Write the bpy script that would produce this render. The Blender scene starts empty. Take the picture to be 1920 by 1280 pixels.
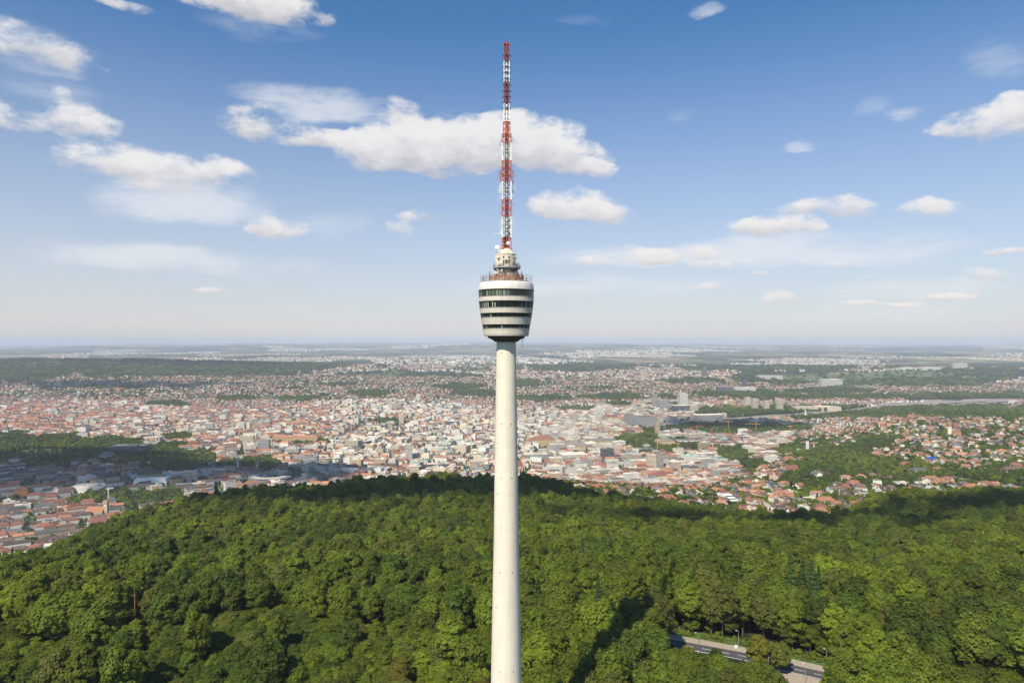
import bpy, bmesh, math, random
import numpy as np
from mathutils import Vector, Matrix
R = math.radians
rng = np.random.default_rng(11); random.seed(11)
scene = bpy.context.scene
COL = scene.collection

# ------------------------------------------------------------------ camera, sun, sky
CAMZ = 137.0; F = 1280.0; CX = 960.0; HY = 640.0      # 24 mm lens: 1280 photo pixels per unit tangent
cam = bpy.data.cameras.new('camera'); camo = bpy.data.objects.new('camera', cam); COL.objects.link(camo)
cam.lens = 24; cam.sensor_width = 36; cam.clip_start = 1; cam.clip_end = 150000
camo.location = (0, 0, CAMZ); camo.rotation_euler = (R(90), 0, 0)
scene.camera = camo
SUN_EL, SUN_AZ = 47.0, 28.0          # sun stands behind the camera, 28 degrees to its left
sl = bpy.data.lights.new('sun', 'SUN'); so = bpy.data.objects.new('sun', sl); COL.objects.link(so)
sl.energy = 4.6; sl.angle = R(0.6); sl.color = (1, 0.90, 0.74)
so.rotation_euler = (R(90 - SUN_EL), 0, R(-SUN_AZ)); so.location = (-200, -400, 600)
scene.view_settings.view_transform = 'Standard'; scene.view_settings.look = 'None'
scene.view_settings.exposure = 0.46; scene.view_settings.gamma = 1.0
cy = scene.cycles
cy.max_bounces = 5; cy.diffuse_bounces = 2; cy.glossy_bounces = 2; cy.transmission_bounces = 3
cy.volume_bounces = 1; cy.transparent_max_bounces = 16; cy.use_denoising = True
cy.sample_clamp_indirect = 4; cy.caustics_reflective = False; cy.caustics_refractive = False

world = bpy.data.worlds.new('World'); scene.world = world; world.use_nodes = True
W = world.node_tree; W.nodes.clear()
def nd(T, typ, **k):
    n = T.nodes.new(typ)
    for a, v in k.items(): setattr(n, a, v)
    return n
def lk(T, a, b): T.links.new(a, b)
def mth(T, op, a, b=None, c=None, clamp=False):
    n = T.nodes.new('ShaderNodeMath'); n.operation = op; n.use_clamp = clamp
    for i, v in enumerate((a, b, c)):
        if v is None: continue
        if isinstance(v, (int, float)): n.inputs[i].default_value = v
        else: T.links.new(v, n.inputs[i])
    return n.outputs[0]
def mixc(T, f, a, b):
    n = T.nodes.new('ShaderNodeMix'); n.data_type = 'RGBA'
    for s, v in ((n.inputs[0], f), (n.inputs[6], a), (n.inputs[7], b)):
        if isinstance(v, (int, float)): s.default_value = v
        elif isinstance(v, tuple): s.default_value = (*v, 1)[:4]
        else: T.links.new(v, s)
    return n.outputs[2]
def maprange(T, v, a, b, c=0.0, d=1.0, smooth=True):
    n = T.nodes.new('ShaderNodeMapRange'); n.interpolation_type = 'SMOOTHSTEP' if smooth else 'LINEAR'
    T.links.new(v, n.inputs[0])
    for i, q in enumerate((a, b, c, d)): n.inputs[i + 1].default_value = q
    return n.outputs[0]
def noise(T, vec, scale, detail=3, rough=0.5, dist=0.0):
    n = T.nodes.new('ShaderNodeTexNoise'); n.inputs['Scale'].default_value = scale
    n.inputs['Detail'].default_value = detail; n.inputs['Roughness'].default_value = rough
    n.inputs['Distortion'].default_value = dist
    if vec is not None: T.links.new(vec, n.inputs['Vector'])
    return n

def azel(px, py):
    az = math.atan((px - CX) / F); el = math.atan((HY - py) / F * math.cos(az)); return az, el

def build_sky():
    T = W
    out = nd(T, 'ShaderNodeOutputWorld'); bg = nd(T, 'ShaderNodeBackground'); bg.inputs[1].default_value = 0.1
    sky = nd(T, 'ShaderNodeTexSky', sky_type='NISHITA', sun_disc=False)
    sky.sun_elevation = R(SUN_EL); sky.sun_rotation = R(180 + SUN_AZ); sky.altitude = 400
    sky.air_density = 1.0; sky.dust_density = 0.6; sky.ozone_density = 2.2
    tc = nd(T, 'ShaderNodeTexCoord'); sep = nd(T, 'ShaderNodeSeparateXYZ'); lk(T, tc.outputs['Generated'], sep.inputs[0])
    x, y, z = sep.outputs
    az = mth(T, 'ARCTAN2', x, y)
    h = mth(T, 'SQRT', mth(T, 'ADD', mth(T, 'MULTIPLY', x, x), mth(T, 'MULTIPLY', y, y)))
    el = mth(T, 'ARCTAN2', z, h)
    # noise in (az, el) with horizontal stretch
    cmb = nd(T, 'ShaderNodeCombineXYZ'); lk(T, az, cmb.inputs[0]); lk(T, mth(T, 'MULTIPLY', el, 1.7), cmb.inputs[1])
    P = cmb.outputs[0]
    wn = noise(T, P, 9, 4, 0.55); wsep = nd(T, 'ShaderNodeSeparateXYZ'); lk(T, wn.outputs['Color'], wsep.inputs[0])
    azw = mth(T, 'ADD', az, mth(T, 'MULTIPLY', mth(T, 'SUBTRACT', wsep.outputs[0], 0.5), 0.085))
    elw = mth(T, 'ADD', el, mth(T, 'MULTIPLY', mth(T, 'SUBTRACT', wsep.outputs[1], 0.5), 0.040))
    fb = noise(T, P, 17, 9, 0.62).outputs[0]
    def blobs(lst, grow=1.0):
        dens = None; sh = None
        for (px, py, rx, ry, s) in lst:
            a, e = azel(px, py); a2, _ = azel(px + rx * grow, py); _, e2 = azel(px, py - ry * grow)
            irx = 1 / abs(a2 - a); iry = 1 / abs(e2 - e)
            u = mth(T, 'MULTIPLY_ADD', azw, irx, -a * irx); v = mth(T, 'MULTIPLY_ADD', elw, iry, -e * iry)
            vb = mth(T, 'MAXIMUM', v, mth(T, 'MULTIPLY', v, -1.3))
            r2 = mth(T, 'MULTIPLY_ADD', u, u, mth(T, 'MULTIPLY', vb, vb))
            w = mth(T, 'MAXIMUM', mth(T, 'MULTIPLY_ADD', r2, -s, s), 0.0)
            dens = w if dens is None else mth(T, 'ADD', dens, w)
            t = mth(T, 'MULTIPLY', w, v)
            sh = t if sh is None else mth(T, 'ADD', sh, t)
        return dens, sh
    cum = [(690,286,60,40,1.2),(765,272,100,56,1.3),(860,282,130,60,1.5),(975,272,120,60,1.5),(1045,296,95,42,1.3),(1100,316,60,20,1.0),(742,205,50,28,.7),(505,240,95,34,.75),
           (600,262,70,20,.6),(30,88,140,46,.75),(20,218,60,30,.9),(150,228,75,34,.85),(270,305,190,38,.7),(350,330,120,46,.45),(495,18,125,42,1.1),
           (225,8,60,14,.6),(1850,240,110,38,.9),(1905,205,70,34,1.0),(1085,384,90,30,1.1),(1120,396,80,24,.9),(1550,388,90,24,1.0),(1445,432,88,24,1.05),
           (1750,392,70,15,.8),(520,425,60,22,.85),(760,428,34,17,.6),(785,404,38,13,.6),(1115,490,40,14,.95),(1210,478,50,18,.9),(1310,480,90,16,.6),
           (1465,562,36,17,1.0),(1320,541,30,10,.9),(1860,515,56,13,1.1),(1790,556,54,10,.95),(1590,495,40,12,.9),(405,540,44,7,.8),(1600,576,54,8,.9),(1240,468,40,9,.7),(1420,512,30,6,.7),(1700,575,40,6,.8),(1620,520,26,6,.7),(1890,470,40,8,.6),
           (1580,551,28,6,.5),(1340,500,60,10,.5),(200,130,24,10,.5),(110,180,30,18,.5)]
    d1, s1 = blobs(cum, 1.18)
    n1 = mth(T, 'MULTIPLY_ADD', fb, 4.2, -2.02)
    dd = mth(T, 'ADD', d1, mth(T, 'MULTIPLY', n1, maprange(T, d1, 0, .30, 0, 1)))
    alpha = maprange(T, dd, -0.05, 1.15)
    # shading: bright tops, grey flat bases
    t = mth(T, 'DIVIDE', s1, mth(T, 'ADD', d1, 0.05))
    t = mth(T, 'ADD', t, mth(T, 'MULTIPLY_ADD', noise(T, P, 30, 5, .6).outputs[0], 1.3, -.65))
    bright = maprange(T, t, -0.75, 0.45)
    hz = maprange(T, el, 0.0, 0.30)
    ccol = mixc(T, bright, (3.95, 3.95, 4.25), (6.7, 6.55, 6.4))
    ccol = mixc(T, mth(T, 'MULTIPLY_ADD', hz, -.45, .45), ccol, (6.7, 6.1, 5.8))
    # thin wisps
    cw = nd(T, 'ShaderNodeCombineXYZ'); lk(T, mth(T, 'ADD', mth(T, 'MULTIPLY', az, 1.0), mth(T, 'MULTIPLY', el, -1.2)), cw.inputs[0]); lk(T, mth(T, 'MULTIPLY', el, 4.0), cw.inputs[1])
    wn2 = noise(T, cw.outputs[0], 7, 8, .66, .6).outputs[0]
    wl = [(1110,40,150,26,.42),(1510,280,40,20,.8),(1630,200,60,40,.5),(1325,15,50,20,.6),(230,480,260,46,.7),(330,380,200,70,1.1),(1700,215,50,30,.7),(1880,110,140,90,.5),
          (600,200,200,50,.9),(90,170,160,60,.5),(60,90,200,70,.6),(500,60,180,50,.5),(1200,480,300,34,.9),(1560,470,420,60,.9),(1100,540,420,40,.7),(1700,545,300,30,.8),(500,500,300,40,.5),(1290,215,80,40,.4),(620,420,160,60,.5),(1650,590,400,40,.6),(330,590,420,30,.3)]
    d2, _ = blobs(wl)
    a2 = mth(T, 'MULTIPLY', maprange(T, mth(T, 'MULTIPLY', wn2, mth(T, 'MINIMUM', d2, 1.0)), .13, .50), .70)
    # pale warm veil close to the horizon
    veil = mth(T, 'MULTIPLY', mth(T, 'POWER', mth(T, 'SUBTRACT', 1.0, maprange(T, el, -0.02, 0.44, 0, 1, False)), 1.45), .92)
    tint = nd(T, 'ShaderNodeVectorMath', operation='MULTIPLY'); lk(T, sky.outputs[0], tint.inputs[0]); tint.inputs[1].default_value = (.455, .775, .975)
    c0 = mixc(T, veil, tint.outputs[0], (5.75, 5.15, 4.95))
    c1 = mixc(T, a2, c0, (6.0, 6.1, 6.4))
    c2 = mixc(T, mth(T, 'MULTIPLY', alpha, .90), c1, ccol)
    lk(T, c2, bg.inputs[0]); lk(T, bg.outputs[0], out.inputs[0])
    world.cycles.sampling_method = 'MANUAL'; world.cycles.sample_map_resolution = 512
build_sky()

# ------------------------------------------------------------------ helpers
def tag(o, label=None, cat=None, group=None, kind=None):
    if label: o['label'] = label
    if cat: o['category'] = cat
    if group: o['group'] = group
    if kind: o['kind'] = kind
    return o
def empty(name, loc, rz=0.0, label=None, cat=None, group=None):
    o = bpy.data.objects.new(name, None); COL.objects.link(o); o.location = loc; o.rotation_euler = (0, 0, rz)
    o.empty_display_size = 1; return tag(o, label, cat, group)
def link(name, me, parent=None, loc=None, rz=None):
    o = bpy.data.objects.new(name, me); COL.objects.link(o)
    if parent is not None: o.parent = parent
    if loc is not None: o.location = loc
    if rz is not None: o.rotation_euler = (0, 0, rz)
    return o
def np_mesh(name, V, faces_by_n, mats, uv=None):
    """V (n,3); faces_by_n: list of (F array (m,k), mat array (m,), uv array (m,k,2) or None)"""
    me = bpy.data.meshes.new(name)
    V = np.asarray(V, np.float32)
    nl = sum(f.size for f, _, _ in faces_by_n); nf = sum(len(f) for f, _, _ in faces_by_n)
    me.vertices.add(len(V)); me.vertices.foreach_set('co', V.ravel())
    me.loops.add(nl); me.polygons.add(nf)
    li = np.concatenate([f.ravel() for f, _, _ in faces_by_n]).astype(np.int32)
    ls = []; off = 0
    for f, _, _ in faces_by_n:
        ls.append(np.arange(len(f), dtype=np.int32) * f.shape[1] + off); off += f.size
    me.loops.foreach_set('vertex_index', li)
    me.polygons.foreach_set('loop_start', np.concatenate(ls))
    mi = np.concatenate([m for _, m, _ in faces_by_n]).astype(np.int32)
    me.polygons.foreach_set('material_index', mi)
    if any(u is not None for _, _, u in faces_by_n):
        l = me.uv_layers.new(name='UVMap')
        uvs = np.concatenate([u.reshape(-1, 2) for _, _, u in faces_by_n]).astype(np.float32)
        l.data.foreach_set('uv', uvs.ravel())
    for m in mats: me.materials.append(m)
    me.update(calc_edges=True); me.validate(); me.shade_flat()
    return me
class MB:
    def __init__(s): s.v = []; s.f = []; s.m = []
    def add(s, v, f, m=0):
        n = len(s.v); s.v += [tuple(q) for q in v]; s.f += [tuple(i + n for i in q) for q in f]; s.m += [m] * len(f); return s
    def box(s, c, d, rz=0.0, m=0):
        hx, hy, hz = d[0] / 2, d[1] / 2, d[2] / 2; ca, sa = math.cos(rz), math.sin(rz); v = []
        for sz in (-1, 1):
            for sx, sy in ((-1, -1), (1, -1), (1, 1), (-1, 1)):
                x, y = sx * hx, sy * hy; v.append((c[0] + x * ca - y * sa, c[1] + x * sa + y * ca, c[2] + sz * hz))
        return s.add(v, [(3, 2, 1, 0), (4, 5, 6, 7), (0, 1, 5, 4), (1, 2, 6, 5), (2, 3, 7, 6), (3, 0, 4, 7)], m)
    def bar(s, a, b, r, n=4, m=0, r2=None):
        a, b = Vector(a), Vector(b); d = (b - a); L = d.length
        if L < 1e-6: return s
        d /= L; u = d.orthogonal().normalized(); w = d.cross(u); v = []; r2 = r if r2 is None else r2
        for p, q in ((a, r), (b, r2)):
            for i in range(n):
                t = 2 * math.pi * (i + .5) / n; v.append(p + (u * math.cos(t) + w * math.sin(t)) * q)
        f = [tuple(range(n - 1, -1, -1)), tuple(range(n, 2 * n))] + [(i, (i + 1) % n, (i + 1) % n + n, i + n) for i in range(n)]
        return s.add(v, f, m)
    def lathe(s, prof, seg=64, c=(0, 0), m=0, a0=0.0, a1=2 * math.pi):
        full = abs(a1 - a0 - 2 * math.pi) < 1e-6; k = seg if full else seg + 1; v = []
        for r, z in prof:
            for i in range(k):
                t = a0 + (a1 - a0) * i / seg; v.append((c[0] + r * math.cos(t), c[1] + r * math.sin(t), z))
        f = []
        for j in range(len(prof) - 1):
            for i in range(seg):
                i2 = (i + 1) % k; f.append((j * k + i, j * k + i2, (j + 1) * k + i2, (j + 1) * k + i))
        return s.add(v, f, m)
    def build(s, name, mats, parent=None, loc=None, rz=None, smooth=False):
        me = bpy.data.meshes.new(name); me.from_pydata([(float(a), float(b), float(c)) for a, b, c in s.v], [], s.f)
        if not isinstance(mats, (list, tuple)): mats = [mats]
        for m in mats: me.materials.append(m)
        me.polygons.foreach_set('material_index', s.m)
        if smooth:
            me.polygons.foreach_set('use_smooth', [True] * len(s.f))
        me.update()
        if smooth:
            try: me.set_sharp_from_angle(angle=R(35))
            except Exception: pass
        return link(name, me, parent, loc, rz)

def new_mat(name):
    m = bpy.data.materials.new(name); m.use_nodes = True
    T = m.node_tree; b = T.nodes['Principled BSDF']; b.inputs['Specular IOR Level'].default_value = 0.3
    return m, T, b
def plain(name, col, rough=0.7, metal=0.0, var=0.12, scale=1.0):
    m, T, b = new_mat(name)
    tc = nd(T, 'ShaderNodeTexCoord'); n = noise(T, tc.outputs['Object'], scale, 5, .6)
    c = mixc(T, maprange(T, n.outputs[0], .3, .7), tuple(q * (1 - var) for q in col), tuple(min(1, q * (1 + var)) for q in col))
    lk(T, c, b.inputs['Base Color']); b.inputs['Roughness'].default_value = rough; b.inputs['Metallic'].default_value = metal
    return m

# ------------------------------------------------------------------ terrain
PXS = np.array([-400, 0, 250, 500, 950, 1250, 1500, 1700, 1920, 2300], float)
ROWS = [(1, [0]*10), (150, [0]*10), (224, [0, 2, 2, 2, 2, 2, 0, 0, 0, 0]), (300, [-5, 0, 2, 4, 4, 2, 0, 0, 0, 0]),
 (450, [-45,-32,-22,-18,-17,-20,-25,-25,-25,-25]), (620, [-120,-95,-50,-40,-38,-45,-50,-50,-48,-48]),
 (740, [-170,-140,-75,-52,-50,-62,-75,-60,-58,-58]), (850, [-200,-180,-115,-68,-60,-85,-110,-76,-76,-80]),
 (1000, [-225,-215,-170,-110,-85,-95,-118,-115,-110,-110]), (1250, [-240,-240,-220,-170,-130,-140,-128,-130,-125,-125]),
 (1500, [-240,-240,-240,-225,-200,-200,-150,-150,-140,-135]), (1900, [-225,-215,-215,-240,-240,-240,-190,-150,-140,-135]),
 (2300, [-200,-195,-215,-240,-240,-240,-225,-145,-138,-130]), (2800, [-240,-240,-240,-240,-240,-240,-240,-175,-165,-150]),
 (3500, [-240,-240,-240,-240,-240,-240,-242,-238,-235,-220]), (4300, [-225,-225,-230,-235,-238,-240,-240,-240,-240,-235]),
 (5200, [-165,-165,-170,-185,-205,-225,-240,-230,-240,-235]), (6200, [-115,-115,-120,-150,-180,-200,-225,-205,-225,-225]),
 (7500, [-75,-68,-72,-110,-170,-180,-190,-170,-190,-190]), (9000, [-115,-110,-120,-140,-175,-175,-190,-185,-185,-185]),
 (12000, [-130,-130,-135,-135,-135,-140,-140,-140,-140,-140]), (18000, [-120]*10), (27000, [-110,-90,-40,-15,10,-30,-60,-70,-90,-100]), (32000, [-140]*10),
 (42000, [-120,-115,-40,30,62,-20,-90,-90,-85,-90]), (52000, [-190]*10), (80000, [-260]*10)]
DS = np.log(np.array([r[0] for r in ROWS], float)); ZT = np.array([r[1] for r in ROWS], float)
def hermite(x, xs, Y):
    """cubic through rows of Y (axis 0) with limited slopes"""
    m = np.zeros_like(Y); s = (Y[1:] - Y[:-1]) / (xs[1:] - xs[:-1])[:, None]
    a, b = s[:-1], s[1:]
    m[1:-1] = np.where(a * b > 0, 2 * a * b / np.where(np.abs(a + b) < 1e-9, 1e-9, a + b), 0)
    m[0] = s[0]; m[-1] = s[-1]
    i = np.clip(np.searchsorted(xs, x) - 1, 0, len(xs) - 2); h = (xs[i + 1] - xs[i]); t = ((x - xs[i]) / h)
    t = np.clip(t, 0, 1)[:, None]; h = h[:, None]
    return (2*t**3-3*t**2+1)*Y[i] + (t**3-2*t**2+t)*h*m[i] + (-2*t**3+3*t**2)*Y[i+1] + (t**3-t**2)*h*m[i+1]
GD = np.linspace(math.log(100), DS[-1], 500); GP = np.linspace(-400, 2300, 300)
G = hermite(GP, PXS, hermite(GD, DS, ZT).T).T         # (500,300)
def height(x, y):
    x = np.asarray(x, float); y = np.asarray(y, float)
    d = np.maximum(np.maximum(y, np.abs(x) * 0.7), 100.0)
    p = np.clip(x / d * F + CX, -400, 2300)
    fi = (np.log(d) - GD[0]) / (GD[1] - GD[0]); fj = (p - GP[0]) / (GP[1] - GP[0])
    i = np.clip(fi.astype(int), 0, 498); j = np.clip(fj.astype(int), 0, 298)
    a = np.clip(fi - i, 0, 1); b = np.clip(fj - j, 0, 1)
    z = (G[i, j]*(1-a)+G[i+1, j]*a)*(1-b) + (G[i, j+1]*(1-a)+G[i+1, j+1]*a)*b
    am = np.clip((d - 380) / 500, 0, 1) * 3 + np.clip((d - 4000) / 4000, 0, 1) * 7 + np.clip((d - 10000) / 16000, 0, 1) * 38
    n = np.sin(x/170+1.3)*np.cos(y/210) + .6*np.sin(x/83+y/97) + .35*np.cos(x/41-y/53+2)
    nf = np.sin(x/2300+.7)*np.cos(y/4100+1) + .7*np.sin(x/1100+y/2600)
    return z + np.where(d < 9000, am * n * .7, am * (nf * .8 + .10 * n + .5 * np.sin(x / 5200. + y / 2900.) * np.sin(y / 1900. + x / 7000.)))
def H(x, y): return float(height(np.array([x]), np.array([y]))[0])
def proj(x, y, z):
    return CX + F * x / y, HY - F * (z - CAMZ) / y
def ground_at(px, py, lift=0.0, dmin=150, dmax=60000):
    """first ground point seen along the direction of photo pixel (px,py)"""
    d = np.exp(np.linspace(math.log(dmin), math.log(dmax), 4000)); x = (px - CX) / F * d
    zr = CAMZ - (py - HY) / F * d; k = np.argmax(zr <= height(x, d) + lift)
    return float(x[k]), float(d[k])

EPX = np.array([-600, 0, 160, 300, 500, 930, 1000, 1100, 1170, 1250, 1340, 1500, 1600, 1700, 1920, 2500], float)
EDG = np.array([560, 600, 700, 800, 890, 930, 910, 860, 810, 765, 755, 745, 800, 870, 900, 900], float)
def in_forest(x, y):
    x = np.asarray(x, float); y = np.asarray(y, float); d = np.maximum(y, np.abs(x) * 0.7)
    p = CX + F * x / np.maximum(d, 1); e = np.interp(p, EPX, EDG) + 18 * np.sin(p / 37.0) + 10 * np.sin(p / 13.)
    return (d < e)
# road centre line (bottom right) and the clearing in front of it
ROAD = [(40, 313.5), (67, 307.5), (101, 296), (127, 280.5), (150, 265), (190, 236), (250, 196), (330, 150)]
def seg_dist(x, y, pts):
    x = np.asarray(x, float); y = np.asarray(y, float); best = np.full(x.shape, 1e9)
    for (ax, ay), (bx, by) in zip(pts[:-1], pts[1:]):
        dx, dy = bx - ax, by - ay; t = np.clip(((x-ax)*dx+(y-ay)*dy)/(dx*dx+dy*dy), 0, 1)
        best = np.minimum(best, np.hypot(x-ax-t*dx, y-ay-t*dy))
    return best
def road_y(x): return np.interp(x, [p[0] for p in ROAD], [p[1] for p in ROAD])

# zones of the wide landscape, given where they lie on the map (stored as seen from the lookout)
WOODS = [(120,850,215,24),(40,842,120,22),(330,868,70,20),(255,938,95,13),(470,872,60,10),(1350,806,150,9),(1560,775,260,11),(1860,775,160,12),(1240,838,60,13),(1200,826,50,8),
  (1570,868,75,32),(1690,892,70,22),(1640,830,40,10),(1500,905,50,14),(1830,895,100,14),(1380,860,30,16),(170,690,360,15),(500,687,170,7),(30,700,100,16),
  (900,738,40,7),(860,726,40,6),(440,748,40,5),(690,738,40,6),(1390,740,80,7),(1080,690,90,7),(1450,690,180,6),(1700,715,160,10),(1560,735,80,7),(1850,700,100,10),(1010,748,60,5),
  (220,727,70,3),(320,760,40,5),(560,748,50,4),(1150,745,60,6),(1300,715,50,5),(1800,745,180,7),(735,794,32,6),(550,830,55,5),
  (330,822,30,6),(1160,760,30,4),(1480,712,100,9),(1250,762,40,3),(970,720,40,6),(640,722,40,3),(1420,885,22,12),(1470,845,20,10),(1540,745,200,5),(340,702,200,4)]
MEADOW = [(1080,768,44,7),(75,850,55,9),(740,700,20,8),(1550,708,110,8),(1700,702,90,8),(1250,745,30,3),(1215,823,14,4),(880,692,40,5),(1130,728,30,3)]
def zone(lst, px, py, grow=1.0):
    r = np.full(np.shape(px), 9.0)
    for (a, b, rx, ry) in lst:
        r = np.minimum(r, ((px - a) / (rx * grow)) ** 2 + ((py - b) / (ry * grow)) ** 2)
    return r
def wobble(px, py): return .5 * np.sin(px / 31. - py / 4.) * np.cos(px / 11. + py / 9.) + .32 * np.sin(px / 19. + py / 7.) + .18 * np.sin(px / 7.3 - py / 3.1 + 1) + .12*np.sin(px/3.1+py/1.7)
def woodness(x, y, z=None):
    z = height(x, y) if z is None else z
    px, py = proj(x, y, z); r = zone(WOODS, px, py) + wobble(px, py)
    m = zone(MEADOW, px, py)
    return np.clip(1.6 - r, 0, 1) * (m > 1)

def make_ground():
    az = np.concatenate([np.arange(-180, -44, 3.0), np.arange(-44, 44, .22), np.arange(44, 180, 3.0)])
    r = np.exp(np.linspace(math.log(6), math.log(60000), 460)); A = np.radians(az)
    X = r[:, None] * np.sin(A)[None]; Y = r[:, None] * np.cos(A)[None]
    Z = height(X, Y); n, k = X.shape
    V = np.stack([X, Y, Z], -1).reshape(-1, 3); V = np.vstack([V, [[0, 0, 0]]])
    idx = np.arange(n * k).reshape(n, k); a = idx[:-1]; b = idx[1:]
    q = np.stack([a, np.roll(a, -1, 1), np.roll(b, -1, 1), b], -1).reshape(-1, 4)[:, ::-1]
    c = np.full(k, n * k); t = np.stack([c, idx[0], np.roll(idx[0], -1)], -1)[:, ::-1]
    m, T, b_ = new_mat('ground_earth')
    me = np_mesh('ground', V, [(q, np.zeros(len(q)), None), (t, np.zeros(len(t)), None)], [m])
    Yc = np.maximum(Y, 60); px, py = proj(X, Yc, Z)
    fo = in_forest(X, Y).astype(float); wd = woodness(X, Yc, Z) * (Y > 900)
    D = np.maximum(Y, np.abs(X) * .7)
    wood = np.clip(np.maximum(fo, wd), 0, 1)
    urb = np.clip((D - 900) / 200, 0, 1) * np.clip((5200 - D) / 1200, 0, 1)
    mead = (zone(MEADOW, px, py) < 1) * (Y > 900)
    ca = me.color_attributes.new('land', 'FLOAT_COLOR', 'POINT')
    colr = np.stack([wood, urb, mead, np.ones_like(wood)], -1).reshape(-1, 4); colr = np.vstack([colr, [[1, 0, 0, 1]]])
    ca.data.foreach_set('color', colr.astype(np.float32).ravel())
    at = nd(T, 'ShaderNodeAttribute', attribute_name='land'); s = nd(T, 'ShaderNodeSeparateXYZ'); lk(T, at.outputs['Vector'], s.inputs[0])
    geo = nd(T, 'ShaderNodeNewGeometry'); pos = geo.outputs['Position']
    # far land: fields, woods
    vo = nd(T, 'ShaderNodeTexVoronoi'); vo.inputs['Scale'].default_value = 1 / 420.; lk(T, pos, vo.inputs['Vector'])
    vs = nd(T, 'ShaderNodeSeparateXYZ'); lk(T, vo.outputs['Color'], vs.inputs[0])
    ramp = nd(T, 'ShaderNodeValToRGB'); lk(T, vs.outputs[0], ramp.inputs[0]); ramp.color_ramp.interpolation = 'CONSTANT'
    cols = [(0, (.07, .10, .035)), (.3, (.27, .20, .11)), (.45, (.11, .14, .05)), (.62, (.36, .27, .15)), (.74, (.05, .08, .025)), (.88, (.20, .15, .09))]
    e = ramp.color_ramp.elements
    while len(e) < len(cols): e.new(.5)
    for q_, (p, c_) in zip(e, cols): q_.position = p; q_.color = (*c_, 1)
    n1 = noise(T, pos, 1 / 1700., 6, .62).outputs[0]
    far = mixc(T, maprange(T, n1, .485, .52), ramp.outputs[0], (.018, .032, .012))
    n2 = noise(T, pos, 1 / 60., 5, .6).outputs[0]
    green = mixc(T, maprange(T, n2, .35, .65), (.04, .07, .02), (.09, .12, .04))
    pav = noise(T, pos, 1 / 25., 3, .6).outputs[0]
    urbc = mixc(T, maprange(T, pav, .45, .55), (.17, .16, .15), (.06, .09, .035))
    c1 = mixc(T, s.outputs[1], far, urbc)
    forest = mixc(T, maprange(T, noise(T, pos, 1 / 14., 4, .7).outputs[0], .35, .65), (.014, .022, .007), (.035, .055, .016))
    c2 = mixc(T, s.outputs[0], c1, forest)
    mea = nd(T, 'ShaderNodeTexWave'); mea.inputs['Scale'].default_value = 1 / 12.; mea.inputs['Distortion'].default_value = 1.0; lk(T, pos, mea.inputs['Vector'])
    c3 = mixc(T, s.outputs[2], c2, mixc(T, mea.outputs['Fac'], (.07, .115, .03), (.13, .15, .05)))
    lk(T, c3, b_.inputs['Base Color']); b_.inputs['Roughness'].default_value = .95
    bp = nd(T, 'ShaderNodeBump'); bp.inputs['Strength'].default_value = .9; bp.inputs['Distance'].default_value = 8
    lk(T, mth(T, 'MULTIPLY', noise(T, pos, 1 / 22., 4, .7).outputs[0], s.outputs[0]), bp.inputs['Height']); lk(T, bp.outputs[0], b_.inputs['Normal'])
    tag(link('ground', me), kind='structure')
make_ground()

# ------------------------------------------------------------------ the tower
TX, TY = -1.55, 184.0; S = 6.957
def tz(py): return CAMZ + (HY - py) / S
def concrete(name, col, streak=.10):
    m, T, b = new_mat(name); tc = nd(T, 'ShaderNodeTexCoord')
    mp = nd(T, 'ShaderNodeMapping'); mp.inputs['Scale'].default_value = (1, 1, .04); lk(T, tc.outputs['Object'], mp.inputs[0])
    a = noise(T, mp.outputs[0], 1.6, 6, .6).outputs[0]; c = noise(T, tc.outputs['Object'], .35, 5, .6).outputs[0]
    f = mth(T, 'ADD', mth(T, 'MULTIPLY', a, .6), mth(T, 'MULTIPLY', c, .4))
    lk(T, mixc(T, maprange(T, f, .35, .65), tuple(q * (1 - streak) for q in col), tuple(q * (1 + streak * .4) for q in col)), b.inputs['Base Color'])
    # faint climbing-formwork joints every 3 m
    z = nd(T, 'ShaderNodeSeparateXYZ'); lk(T, tc.outputs['Object'], z.inputs[0])
    fr = mth(T, 'FRACT', mth(T, 'MULTIPLY', z.outputs[2], 1 / 3.)); line = mth(T, 'LESS_THAN', fr, .02)
    bp = nd(T, 'ShaderNodeBump'); bp.inputs['Strength'].default_value = .25; bp.inputs['Distance'].default_value = .03
    lk(T, mth(T, 'SUBTRACT', a, line), bp.inputs['Height']); lk(T, bp.outputs[0], b.inputs['Normal'])
    b.inputs['Roughness'].default_value = .75
    return m
def panelled(name, col, n=60):
    m, T, b = new_mat(name); tc = nd(T, 'ShaderNodeTexCoord'); s = nd(T, 'ShaderNodeSeparateXYZ'); lk(T, tc.outputs['Object'], s.inputs[0])
    ang = mth(T, 'MULTIPLY', mth(T, 'ARCTAN2', s.outputs[0], s.outputs[1]), n / (2 * math.pi))
    fa = mth(T, 'FRACT', mth(T, 'ADD', ang, 100)); ln = mth(T, 'LESS_THAN', fa, .06)
    fz = mth(T, 'LESS_THAN', mth(T, 'FRACT', mth(T, 'MULTIPLY', s.outputs[2], .9)), .05)
    wn = nd(T, 'ShaderNodeTexWhiteNoise', noise_dimensions='1D'); lk(T, mth(T, 'FLOOR', ang), wn.inputs['W'])
    ns = noise(T, tc.outputs['Object'], .8, 5, .6).outputs[0]
    v = mth(T, 'ADD', mth(T, 'MULTIPLY', wn.outputs[0], .6), mth(T, 'MULTIPLY', ns, .5))
    c = mixc(T, v, tuple(q * .86 for q in col), col)
    c = mixc(T, mth(T, 'MULTIPLY', mth(T, 'MAXIMUM', ln, fz), .45), c, tuple(q * .45 for q in col))
    lk(T, c, b.inputs['Base Color']); b.inputs['Roughness'].default_value = .45
    return m
M = {}
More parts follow.
